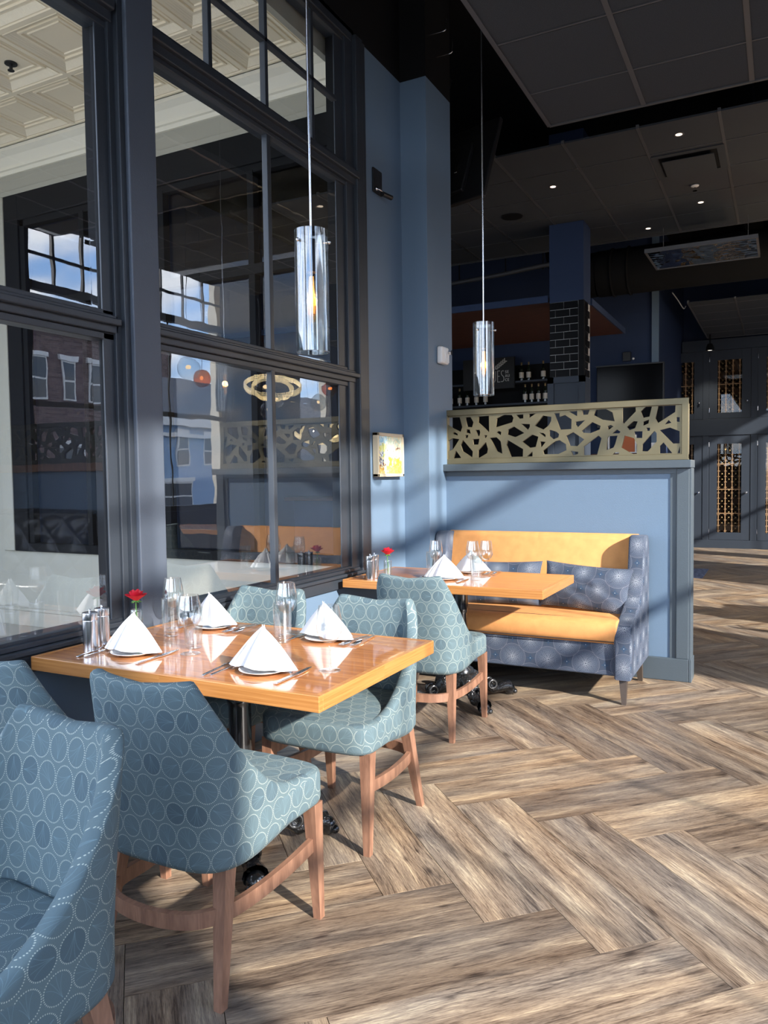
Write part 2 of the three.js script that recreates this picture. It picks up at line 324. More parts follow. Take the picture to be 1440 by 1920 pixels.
{
  const w = struct('window_1', 'tall black framed interior window looking into the entry porch');
  // post between the bays
  obj('post', [bx(-2.66, -2.455, 0.70, 4.30, -2.635, -2.475, 0.006)], mPost, w);
  obj('post_bead', [bx(-2.6, -2.475, 0.80, 4.27, -2.475, -2.445, 0.004), bx(-2.6, -2.50, 0.80, 4.27, -2.45, -2.415, 0.004), bx(-2.525, -2.515, 0.80, 4.27, -2.42, -2.36, 0.003), bx(-2.525, -2.50, 0.80, 4.27, -2.66, -2.63, 0.003)], mTrim, w);
  obj('reveal', [bx(-2.60, -2.535, 0.80, 4.27, -2.45, -2.375), bx(-2.60, -2.535, 0.80, 4.27, -2.66, -2.63), bx(-2.60, -2.535, 0.80, 4.27, -4.45, -4.325)], mBlack, w);
  // far jamb, stepped
  obj('jamb', [bx(-2.535, -2.525, 0.80, 4.27, -4.41, -4.305, 0.004), bx(-2.62, -2.505, 0.80, 4.27, -4.505, -4.405, 0.006), bx(-2.62, -2.475, 0.76, 4.27, -4.59, -4.50, 0.008), bx(-2.62, -2.49, 0.76, 4.27, -4.65, -4.585, 0.004)], mTrim, w);
  // transoms with mouldings, one run per bay
  for (const [z0, z1] of [[-4.52, -2.64], [-2.43, 2.0]]) {
    obj('transom', [bx(-2.6, -2.50, 2.03, 2.105, z0, z1, 0.004), bx(-2.5, -2.478, 2.06, 2.09, z0, z1, 0.006), bx(-2.59, -2.515, 2.00, 2.03, z0, z1, 0.004), bx(-2.59, -2.515, 2.105, 2.125, z0, z1, 0.004)], mTrim, w);
    obj('transom', [bx(-2.6, -2.49, 3.31, 3.42, z0, z1, 0.004), bx(-2.5, -2.465, 3.35, 3.395, z0, z1, 0.008), bx(-2.59, -2.51, 3.285, 3.31, z0, z1, 0.004)], mTrim, w);
    obj('head', [bx(-2.62, -2.50, 4.22, 4.30, z0, z1, 0.004), bx(-2.6, -2.515, 4.19, 4.22, z0, z1, 0.004)], mTrim, w);
  }
  obj('sill', [bx(-2.62, -2.485, 0.70, 0.775, -4.66, 2.0, 0.004), bx(-2.62, -2.47, 0.768, 0.79, -4.66, 2.0, 0.006), bx(-2.62, -2.495, 0.79, 0.812, -4.56, 2.0, 0.004), bx(-2.62, -2.51, 0.81, 0.825, -4.5, 2.0, 0.003)], mTrim, w);
  // slim bars
  const bar = (a, b, c, d) => obj('muntin', [bx(-2.55, -2.512, c, d, a, b, 0.004)], mTrim, w);
  bar(-3.583, -3.548, 0.82, 2.01); bar(-3.583, -3.548, 2.12, 3.29);
  for (const z of [-3.09, -3.56, -4.03]) bar(z - 0.014, z + 0.014, 3.42, 4.2);
  bar(-4.31, -2.65, 3.775, 3.803);
  bar(-2.36, 2, 3.775, 3.803); bar(-0.5, -0.46, 0.82, 4.2);
  // panes
  paneAt(w, 'x', XG, -4.31, -3.565, 0.82, 2.01, mPaneOld); paneAt(w, 'x', XG, -3.565, -2.65, 0.82, 2.01, mPaneOld);
  paneAt(w, 'x', XG, -4.31, -3.565, 2.12, 3.29, mPaneOld); paneAt(w, 'x', XG, -3.565, -2.65, 2.12, 3.29, mPaneOld);
  const cut = [-4.31, -4.03, -3.56, -3.09, -2.65];
  for (let i = 0; i < 4; i++) { paneAt(w, 'x', XG, cut[i], cut[i + 1], 3.42, 3.789, mPaneOld); paneAt(w, 'x', XG, cut[i], cut[i + 1], 3.789, 4.2, mPaneOld); }
  for (const [a, b] of [[-2.37, -0.48], [-0.48, 2.0]]) { paneAt(w, 'x', XG, a, b, 0.82, 2.01, mPaneOld); paneAt(w, 'x', XG, a, b, 2.12, 3.29, mPaneOld); paneAt(w, 'x', XG, a, b, 3.42, 4.2, mPaneOld); }
}

// ---------------------------------------------------------------- entry porch behind that window
{
  const w = struct('wall_porch', 'cream porch wall with black framed glazing');
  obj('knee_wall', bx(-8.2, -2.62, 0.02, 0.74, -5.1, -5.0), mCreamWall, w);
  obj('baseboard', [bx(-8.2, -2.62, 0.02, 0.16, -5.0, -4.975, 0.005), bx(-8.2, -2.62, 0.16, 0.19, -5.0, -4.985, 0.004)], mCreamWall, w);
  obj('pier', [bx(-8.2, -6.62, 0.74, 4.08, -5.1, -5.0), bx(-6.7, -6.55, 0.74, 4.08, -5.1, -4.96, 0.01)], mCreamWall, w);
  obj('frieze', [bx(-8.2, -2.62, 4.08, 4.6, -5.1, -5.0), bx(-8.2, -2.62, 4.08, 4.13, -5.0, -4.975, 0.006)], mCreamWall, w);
  const s = new THREE.Shape(); // crown moulding profile: depth, height
  [[0, 0], [0.02, 0], [0.03, 0.03], [0.05, 0.035], [0.055, 0.06], [0.10, 0.12], [0.15, 0.15], [0.15, 0.18], [0, 0.18]].forEach(([a, b], i) => (i ? s.lineTo(a, b) : s.moveTo(a, b)));
  const run = (len) => uvBox(toCreasedNormals(new THREE.ExtrudeGeometry(s, { depth: len, bevelEnabled: false }), 0.3));
  obj('crown_moulding', run(5.58).rotateY(-Math.PI / 2).translate(-2.62, 4.275, -5.0), mCream, w);
  obj('crown_moulding', run(4).rotateY(Math.PI).translate(-2.62, 4.275, -1.0), mCream, w);
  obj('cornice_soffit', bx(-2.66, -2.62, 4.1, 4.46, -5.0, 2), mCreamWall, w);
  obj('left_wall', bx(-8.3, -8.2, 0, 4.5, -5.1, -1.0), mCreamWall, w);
  const g = struct('window_2', 'black framed porch glazing in front of the dark bar room');
  const f = (a, b, c, d, t = 0.03) => bx(a, b, c, d, -5.06, -5.0 + t, 0.005), mPaneDull = phy({ color: L(1, 1, 1), transmission: 1, thickness: 0, roughness: 0, ior: 1.28 }), mTrim = mBlack;
  obj('frame', [f(-6.55, -6.36, 0.74, 4.08), f(-2.8, -2.62, 0.74, 4.08), f(-6.36, -2.8, 3.84, 4.08), f(-6.36, -2.8, 0.74, 0.82), f(-6.42, -6.3, 0.8, 3.86, 0.01), f(-6.36, -2.8, 3.78, 3.86, 0.01)], mTrim, g);
  for (const x of [-5.55, -4.75, -4.62, -3.7]) obj('mullion', [f(x - 0.03, x + 0.03, 0.8, 3.8, 0.015)], mTrim, g);
  obj('mullion', [f(-6.36, -2.8, 3.0, 3.08, 0.02)], mTrim, g);
  const c = [-6.32, -5.55, -4.68, -3.7, -2.8];
  for (let i = 0; i < 4; i++) { paneAt(g, 'z', -5.04, c[i], c[i + 1], 0.82, 3.0, mPaneDull); paneAt(g, 'z', -5.04, c[i], c[i + 1], 3.08, 3.8, mPaneDull); }
  const fl = struct('floor_porch', 'pale stone floor of the entry porch');
  obj('paving', bx(-8.2, -2.62, -0.1, 0.02, -5.0, 2.2), std({ color: L(0.42, 0.40, 0.35), roughness: 0.5 }), fl);
  // pressed tin ceiling
  const cl = struct('ceiling_porch', 'cream pressed tin ceiling of square coffers');
  obj('deck', bx(-8.2, -2.62, 4.53, 4.6, -5.0, -0.95), mCream, cl);
  const prof = [[0, 0], [0.018, 0], [0.022, 0.010], [0.034, 0.010], [0.038, 0.004], [0.085, 0.036], [0.10, 0.040], [0.104, 0.030], [0.118, 0.030], [0.122, 0.044], [0.145, 0.044], [0.15, 0.036], [0.158, 0.036], [0.164, 0.044], [0.3, 0.044]];
  const P = 0.605, pos = [], posO = [];
  prof.slice(1).forEach(([b, h1], i) => {
    const [a, h0] = prof[i], q0 = P / 2 - a, q1 = P / 2 - b, dst = i === 4 ? posO : pos, k0 = [[-1, -1], [1, -1], [1, 1], [-1, 1]];
    for (let e = 0; e < 4; e++) { const m = (e + 1) % 4, A = [k0[e][0] * q0, h0, k0[e][1] * q0], B = [k0[m][0] * q0, h0, k0[m][1] * q0], C = [k0[m][0] * q1, h1, k0[m][1] * q1], D = [k0[e][0] * q1, h1, k0[e][1] * q1]; dst.push(...A, ...B, ...C, ...A, ...C, ...D); }
  });
  const mk = (p) => { const g2 = new THREE.BufferGeometry(); g2.setAttribute('position', new THREE.Float32BufferAttribute(p, 3)); g2.computeVertexNormals(); return uvBox(g2); };
  const gA = mk(pos), gO = mk(posO);
  for (let i = 1; i < 10; i++) for (let j = 0; j < 6; j++) {
    const x = -4.81 + 3.5 * P - i * P, z = -4.84 + (j + 0.5) * P;
    if (x < -8.1) continue;
    const m = obj('ceiling_panel', gA, mTin, cl); m.position.set(x, 4.455, z);
    obj('egg_and_dart_band', gO, mTinOrn, m);
  }
  obj('border', bx(-2.997, -2.62, 4.45, 4.47, -5.0, -0.95), mCream, cl);
  const sp = thing('sprinkler_head', 'dark sprinkler head on the cream tin ceiling', 'sprinkler', [-5.10, 4.498, -3.98]);
  obj('escutcheon', [cyl(0.045, 0.045, 0.008, 0, -0.008, 0)], mBlackPlastic, sp); obj('deflector', [cyl(0.012, 0.012, 0.045, 0, -0.05, 0), cyl(0.024, 0.024, 0.004, 0.0, -0.055, 0)], mBlackPlastic, sp);
}

// ---------------------------------------------------------------- street side wall with the tall windows (x = 2.45, outside the frame, seen in the glass)
{
  const bays = [[-4.55, 0.05], [-9.55, -6.0], [-12.7, -11.45], [-15.1, -13.1]];
  const w = struct('wall_right', 'dark piers between the tall street windows');
  let z = 2.2;
  const piers = [];
  for (const [a, b] of bays) { piers.push(bx(2.45, 2.75, 0, 5.2, b, z)); z = a; }
  piers.push(bx(2.45, 2.75, 0, 5.2, -15.7, z));
  obj('pier', piers, mNavy, w);
  obj('spandrel', bays.flatMap(([a, b]) => [bx(2.45, 2.75, 4.45, 5.2, a, b), bx(2.45, 2.75, 0, 0.95, a, b)]), mNavy, w);
  obj('reveal', bays.map(([a, b]) => bx(2.6, 2.74, 0.95, 4.45, a, a + 0.14)), mCream, w);
  bays.forEach(([a, b], n) => {
    const g = struct('window_' + (n + 3), 'tall street window with small panes at the top');
    const f = (z0, z1, y0, y1, t = 0.03) => bx(2.6 - t, 2.6 + t, y0, y1, z0, z1);
    obj('frame', [f(a, a + 0.06, 0.95, 4.45), f(b - 0.06, b, 0.95, 4.45), f(a, b, 0.95, 1.02), f(a, b, 4.40, 4.45)], mTrim, g);
    obj('transom', [f(a, b, 3.60, 3.70, 0.05)], mTrim, g); obj('transom', [f(a, b, 2.28, 2.34)], mTrim, g);
    const nt = Math.round((b - a) / 0.43), nb = Math.max(1, Math.round((b - a) / 1.15)), pt = (b - a) / nt, pb = (b - a) / nb;
    obj('muntin', [f(a, b, 4.01, 4.04, 0.02)], mTrim, g);
    for (let i = 1; i < nt; i++) obj('muntin', [f(a + i * pt - 0.014, a + i * pt + 0.014, 3.7, 4.4, 0.02)], mTrim, g);
    for (let i = 1; i < nb; i++) obj('muntin', [f(a + i * pb - 0.009, a + i * pb + 0.009, 1.0, 3.6, 0.01)], mTrim, g);
    for (let i = 0; i < nt; i++) { paneAt(g, 'x', 2.6, a + i * pt, a + (i + 1) * pt, 3.7, 4.025, mPane); paneAt(g, 'x', 2.6, a + i * pt, a + (i + 1) * pt, 4.025, 4.4, mPane); }
    for (let i = 0; i < nb; i++) { paneAt(g, 'x', 2.6, a + i * pb, a + (i + 1) * pb, 1.02, 2.28, mPane); paneAt(g, 'x', 2.6, a + i * pb, a + (i + 1) * pb, 2.34, 3.6, mPane); }
  });
  const fr = struct('wall_front', 'unseen street front wall around a shop window widened for fill light');
  obj('wall', [bx(-2.62, -2.2, 0, 5.2, 2.0, 2.25), bx(2.2, 2.75, 0, 5.2, 2.0, 2.25), bx(-2.2, 2.2, 0, 0.15, 2.0, 2.25), bx(-2.2, 2.2, 4.45, 5.2, 2.0, 2.25)], mNavy, fr);
  const g = struct('window_7', 'unseen shop window in the street front, widened for fill light');  // unseen glazing behind the camera, enlarged to let more skylight in as fill
  obj('frame', [bx(-2.2, 2.2, 0.15, 0.22, 2.08, 2.16), bx(-2.2, 2.2, 4.38, 4.45, 2.08, 2.16), bx(-2.2, -2.13, 0.22, 4.38, 2.08, 2.16), bx(2.13, 2.2, 0.22, 4.38, 2.08, 2.16)], mTrim, g);
  for (const x of [-0.72, 0.72]) obj('mullion', [bx(x - 0.03, x + 0.03, 0.22, 4.38, 2.09, 2.15)], mTrim, g);
  [[-2.13, -0.72], [-0.72, 0.72], [0.72, 2.13]].forEach(([a, b]) => paneAt(g, 'z', 2.12, a, b, 0.22, 4.38, mPane));
}

// ---------------------------------------------------------------- back of the room
{
  const w = struct('wall_back', 'dark navy back walls of the bar room');
  obj('bar_wall', bx(-7.3, -1.68, 0, 5.2, -12.75, -12.5), mNavy, w);
  obj('bar_return', bx(-1.78, -1.68, 0, 5.2, -12.5, -12.44), mBlue, w);
  obj('end_wall', [bx(-3.5, 2.75, 0, 5.2, -15.95, -15.75), bx(-1.8, -1.68, 0, 5.2, -15.75, -12.75)], mNavy, w);
  obj('side_wall', [bx(-7.4, -7.2, 0, 5.2, -12.75, -5.0), bx(-8.3, -7.2, 0, 5.2, -5.2, -5.1)], mNavy, w);
  obj('cross_wall', bx(-7.2, -2.62, 4.1, 5.2, -5.2, -5.1), mNavy, w);
  const c = struct('ceiling', 'black painted roof deck');
  obj('deck', [bx(-8.3, 2.75, 5.2, 5.4, -15.95, -0.95), bx(-2.62, 2.75, 5.2, 5.4, -0.95, 2.3)], mBlack, c);
  for (const [x, r] of [[-0.4, 0.12], [1.4, 0.12]]) obj('roof_beam', bx(x - r, x + r, 4.95, 5.2, -15.9, 2.2), mBlack, c);
}
// suspended ceilings: tiles laid into a grid
function tileCeiling(label, x0, x1, z0, z1, y, ox, oz, mT, mG, gw, P = 0.61) {
  const c = struct('ceiling', label), xs = [x0], zs = [z0];
  for (let x = ox; x < x1 - 0.02; x += P) if (x > x0 + 0.02) xs.push(x); xs.push(x1);
  for (let z = oz; z < z1 - 0.02; z += P) if (z > z0 + 0.02) zs.push(z); zs.push(z1);
  for (let i = 0; i < xs.length - 1; i++) for (let j = 0; j < zs.length - 1; j++) obj('ceiling_tile', bx(xs[i] + gw / 2, xs[i + 1] - gw / 2, y + 0.004, y + 0.02, zs[j] + gw / 2, zs[j + 1] - gw / 2), mT, c);
  for (const x of xs.slice(1, -1)) obj('grid_runner', bx(x - gw / 2, x + gw / 2, y, y + 0.03, z0, z1), mG[0], c);
  for (const z of zs.slice(1, -1)) obj('grid_runner', bx(x0, x1, y + 0.0015, y + 0.03, z - gw / 5, z + gw / 5), mG[1], c);
  obj('edge_trim', [bx(x0 - 0.012, x0 + gw / 2, y - 0.003, y + 0.045, z0, z1), bx(x0, x1, y - 0.003, y + 0.045, z0 - 0.012, z0 + gw / 3), bx(x1 - gw / 2, x1, y - 0.003, y + 0.045, z0, z1)], mG[0], c);
  return c;
}
tileCeiling('near black tile ceiling panel with a pale metal edge', -1.385, 1.05, -5.15, 1.6, 3.7, -0.788, -4.675, mTile, [mGrid, mGrid], 0.028);
tileCeiling('charcoal tile ceiling over the middle of the room', -4.74, 2.3, -9.75, -6.66, 4.2, -4.12, -6.05 - 0.61 * 6, mTile, [mGrid, mGrid], 0.024);
tileCeiling('charcoal tile ceiling in front of the wine cabinets', -1.21, 2.3, -15.2, -11.9, 3.8, -0.6, -14.6, mTile, [mGrid, mGrid], 0.024);

// ---------------------------------------------------------------- outside: street and the houses across it
{
  const g = struct('ground', 'street and pavement outside the windows');
  obj('asphalt', bx(2.75, 60, -0.35, -0.15, -70, 60), std({ color: L(0.10, 0.10, 0.105), roughness: 0.9 }), g);
  obj('pavement', [bx(2.75, 5.6, -0.15, -0.02, -30, 20), bx(-30, 5.6, -0.15, -0.02, 2.3, 8)], std({ color: L(0.40, 0.39, 0.36), roughness: 0.9 }), g);
  obj('far_lawn', bx(-60, 60, -0.4, -0.16, 8, 90), std({ color: L(0.16, 0.16, 0.15), roughness: 0.9 }), g);
  const brick = dataTex(512, 512, (s, t) => { const row = Math.floor(t * 16), u = s * 8 + (row % 2) * 0.5, e = Math.min(u % 1, 1 - (u % 1)) * 2, f = Math.min((t * 16) % 1, 1 - ((t * 16) % 1)), n = noise(Math.floor(u) * 7.3, row * 3.1) * 22 + noiseB(s * 60, t * 60) * 10; return e < 0.05 || f < 0.07 ? [120 + n, 112 + n, 108 + n] : [92 + n, 70 + n, 66 + n]; });
  brick.repeat.set(0.6, 0.85);
  const mBrick = std({ map: brick, roughness: 0.9 }), mGrey = std({ color: L(0.20, 0.20, 0.21), roughness: 0.9 }), mPale = std({ color: L(0.24, 0.36, 0.52), roughness: 0.8 }), mWin = phy({ color: L(0.05, 0.06, 0.07), roughness: 0.05 }), mWinF = std({ color: L(0.7, 0.7, 0.68), roughness: 0.6 });
  const house = (name, label, z0, z1, h, m, wins, cornice) => {
    const b = thing(name, label, 'building', [16, -0.15, 0]);
    obj('wall', bx(0, 3, 0, h, z0, z1), m, b);
    if (cornice) obj('cornice', [bx(-0.25, 0, h - 0.5, h - 0.1, z0, z1), bx(-0.12, 0, h - 0.95, h - 0.8, z0, z1)], cornice, b);
    for (const [z, y0, y1, w] of wins) { const f = obj('window', [bx(-0.04, 0.02, y0, y1, z - w / 2, z + w / 2)], mWinF, b); obj('glass', [bx(-0.05, -0.04, y0 + 0.06, (y0 + y1) / 2 - 0.03, z - w / 2 + 0.06, z + w / 2 - 0.06), bx(-0.05, -0.04, (y0 + y1) / 2 + 0.03, y1 - 0.06, z - w / 2 + 0.06, z + w / 2 - 0.06)], mWin, f); obj('lintel', [bx(-0.08, 0, y1, y1 + 0.16, z - w / 2 - 0.08, z + w / 2 + 0.08)], mWinF, f); }
  };
  const row = (z0, z1, st, y0, y1, w) => { const o = []; for (let z = z0; z > z1; z -= st) o.push([z, y0, y1, w]); return o; };
  house('brick_house', 'long brown brick building mirrored in the left panes', -20.5, 4, 7.3, mBrick, [...row(2.5, -20, 1.15, 4.15, 5.5, 0.62), ...row(2.5, -20, 2.3, 0.9, 2.7, 1.2)], mBrick);
  house('painted_house', 'pale blue painted house mirrored beside the post', -27.5, -20.5, 4.1, mPale, [[-22.0, 2.05, 3.3, 0.62], [-23.6, 2.05, 3.3, 0.62], [-25.2, 2.05, 3.3, 0.62], [-22.9, 0.3, 1.4, 2.4]], mWinF);
  const gb = thing('gabled_house', 'grey house rising behind the pale blue one', 'building', [19.5, -0.15, 0]);
  obj('wall', bx(0, 8, 0, 6.1, -46, -22), mGrey, gb); obj('chimney', bx(0.5, 1.6, 6.1, 7.4, -27.5, -26.2), mBrick, gb);
}

// ---------------------------------------------------------------- partition with the brass screen
{
  const w = struct('wall_partition', 'blue panelled half wall behind the settee');
  obj('body', bx(-2.295, -0.565, 0.0, 1.44, -5.64, -5.515), mBlue, w);
  obj('end_post', [bx(-0.625, -0.545, 0.155, 1.44, -5.66, -5.495, 0.004), bx(-0.57, -0.53, 0, 1.44, -5.65, -5.50, 0.004)], mCap, w);
  obj('panel_bead', [bx(-0.665, -0.625, 0.155, 1.425, -5.515, -5.508), bx(-2.295, -0.625, 1.405, 1.44, -5.515, -5.502)], mCap, w);
  obj('cap', [bx(-2.345, -0.53, 1.44, 1.495, -5.70, -5.455, 0.006)], mCap, w);
  obj('baseboard', [bx(-2.295, -0.545, 0, 0.155, -5.515, -5.49, 0.005), bx(-0.545, -0.525, 0, 0.155, -5.66, -5.49, 0.004)], mCap, w);
}
{ // laser-cut brass screen: holes traced in the plane of the screen
  const A = [820, 750, 9], B = [970, 745, 9], C = [1130, 735, 8.47], holes = [
    [A, 135, 300, 385, 292, 430, 460, 400, 540, 262, 472, 145, 425], [A, 268, 572, 288, 537, 350, 570, 352, 603], [A, 152, 690, 265, 645, 380, 662, 330, 745, 275, 830, 160, 870], [A, 275, 1005, 322, 850, 408, 970, 402, 1008],
    [A, 482, 977, 528, 977, 528, 1008, 485, 1008], [A, 440, 672, 608, 870, 598, 970, 432, 868, 398, 762], [A, 478, 322, 482, 294, 570, 290, 618, 376, 594, 462, 508, 452], [A, 500, 498, 553, 498, 573, 572, 492, 548], [A, 482, 592, 533, 592, 518, 643, 478, 638],
    [A, 652, 508, 720, 503, 733, 545, 718, 608, 692, 608], [A, 602, 662, 718, 653, 700, 753, 612, 753], [A, 702, 280, 878, 268, 883, 545, 692, 378], [A, 802, 597, 852, 595, 830, 638, 802, 642], [A, 692, 852, 828, 708, 862, 830, 848, 898, 722, 995, 692, 995],
    [A, 1007, 312, 1130, 252, 1262, 254, 1292, 300, 1272, 378, 988, 466], [A, 1008, 550, 1042, 523, 1087, 540, 1078, 596], [A, 893, 640, 1008, 628, 1078, 700, 1106, 908, 1012, 866], [A, 922, 967, 998, 963, 1015, 993, 932, 995],
    [A, 1197, 502, 1300, 448, 1475, 558, 1345, 618, 1320, 628, 1188, 583], [A, 1197, 675, 1455, 830, 1450, 975, 1248, 990, 1172, 760], [A, 1342, 252, 1458, 242, 1458, 312, 1388, 318],
    [B, 200, 280, 322, 270, 202, 355], [B, 74, 448, 218, 452, 218, 500, 186, 550], [B, 440, 308, 582, 332, 577, 400, 533, 478, 446, 546, 298, 480], [B, 88, 750, 256, 628, 362, 666, 318, 837, 217, 852], [B, 378, 598, 445, 603, 482, 632, 482, 676], [B, 392, 743, 486, 752, 420, 836, 397, 836],
    [B, 168, 998, 263, 912, 263, 997], [B, 435, 905, 560, 803, 650, 740, 720, 724, 827, 792, 836, 893, 700, 957, 452, 962], [B, 546, 562, 562, 548, 668, 583, 712, 621, 698, 677, 611, 712, 543, 650], [B, 628, 272, 718, 266, 720, 330, 810, 299, 922, 372, 917, 536, 727, 547],
    [B, 880, 243, 1016, 230, 1016, 314, 1000, 314], [B, 1098, 219, 1226, 209, 1198, 292, 1112, 297], [B, 988, 412, 1148, 388, 1030, 505, 988, 463], [B, 1090, 566, 1270, 419, 1411, 482, 1397, 543, 1240, 606, 1112, 597], [B, 828, 651, 950, 589, 1135, 710, 1019, 826, 892, 817],
    [B, 908, 903, 1036, 922, 1027, 957, 946, 981], [B, 1123, 832, 1375, 645, 1426, 691, 1352, 986, 1123, 996], [B, 1332, 210, 1495, 196, 1610, 254, 1648, 405, 1440, 378, 1294, 302],
    [C, 318, 246, 527, 240, 531, 308, 342, 505, 318, 478], [C, 682, 236, 786, 231, 747, 392, 648, 411, 609, 310], [C, 882, 222, 1160, 212, 1155, 318, 882, 494, 839, 419], [C, 648, 472, 742, 438, 732, 498, 643, 541], [C, 492, 463, 561, 468, 518, 577, 432, 606, 389, 555],
    [C, 79, 546, 130, 523, 176, 546, 97, 606], [C, 160, 658, 230, 598, 290, 631, 268, 657], [C, 503, 628, 637, 623, 632, 731, 523, 731], [C, 698, 568, 757, 568, 752, 617, 712, 617], [C, 79, 741, 93, 703, 241, 693, 203, 828, 178, 882, 60, 926],
    [C, 353, 694, 502, 733, 551, 841, 546, 986, 481, 990, 300, 884], [C, 748, 701, 825, 620, 861, 652, 861, 788, 720, 944, 630, 940, 634, 832], [C, 165, 998, 197, 958, 266, 958, 261, 1001], [C, 909, 861, 970, 800, 1108, 981, 909, 990], [C, 990, 517, 1050, 445, 1095, 490], [C, 910, 607, 1070, 565, 1225, 624, 1225, 815, 1122, 820], [C, 1174, 399, 1226, 399, 1226, 476, 1174, 471], [C, 1195, 977, 1231, 855, 1231, 980]];
  const zS = -5.56, ray = new THREE.Vector3(), th = Math.tan(67.01 / 2 * Math.PI / 180);
  const flat = (px, py) => { ray.set((px - 720) / 960 * th, -(py - 960) / 960 * th, -1).applyEuler(camera.rotation); const t = zS / ray.z; return new THREE.Vector2(ray.x * t, 1.42 + ray.y * t); };
  const X0 = -2.335, X1 = -0.555, Y0 = 1.5, Y1 = 1.91, F = 0.045, shape = new THREE.Shape([[X0 + F - 0.005, Y0 + F * 0.8], [X1 - F + 0.005, Y0 + F * 0.8], [X1 - F + 0.005, Y1 - F + 0.005], [X0 + F - 0.005, Y1 - F + 0.005]].map((p) => new THREE.Vector2(...p)));
  for (const [[ox, oy, s], ...c] of holes) {
    const pts = []; for (let i = 0; i < c.length; i += 2) { const p = flat(ox + c[i] / s, oy + c[i + 1] / s); p.x = clamp(p.x, X0 + F + 0.001, X1 - F - 0.001); p.y = clamp(p.y, Y0 + F * 0.8 + 0.006, Y1 - F - 0.001); pts.push(p); }
    shape.holes.push(new THREE.Path(pts));
  }
  const latGeo = uvBox(new THREE.ExtrudeGeometry(shape, { depth: 0.022, bevelEnabled: false }).translate(0, 0, zS - 0.011));
  const frameGeo = [bx(X0, X1, Y0 - 0.005, Y0 + F * 0.8, zS - 0.025, zS + 0.025, 0.004), bx(X0, X1, Y1 - F, Y1, zS - 0.025, zS + 0.025, 0.004), bx(X0, X0 + F, Y0, Y1, zS - 0.0249, zS + 0.0249, 0.004), bx(X1 - F, X1, Y0, Y1, zS - 0.0249, zS + 0.0249, 0.004)];
  const t = thing('lattice_screen', 'brass cut-out lattice screen on top of the blue half wall', 'screen');
  obj('frame', frameGeo, mBrass, t); obj('lattice', latGeo, mBrass, t);
  // the facing booth on the street side, mirrored in the window
  const p = struct('wall_partition', 'blue half wall with wooden cap behind the tufted booth');
  obj('body', bx(0.75, 2.44, 0, 1.50, -5.64, -5.5), mBlue, p); obj('cap', bx(0.68, 2.44, 1.50, 1.58, -5.70, -5.44, 0.006), std({ map: legTex, roughness: 0.5 }), p);
  const t2 = thing('lattice_screen', 'dark cut-out lattice screen mirrored in the left pane above the tufted booth', 'screen', [3.06, 0.085, 0]);
  const dk = std({ color: L(0.08, 0.075, 0.06), roughness: 0.5, metalness: 0.3 });
  obj('frame', frameGeo, dk, t2); obj('lattice', latGeo, dk, t2); t2.scale.x = 0.95;
}

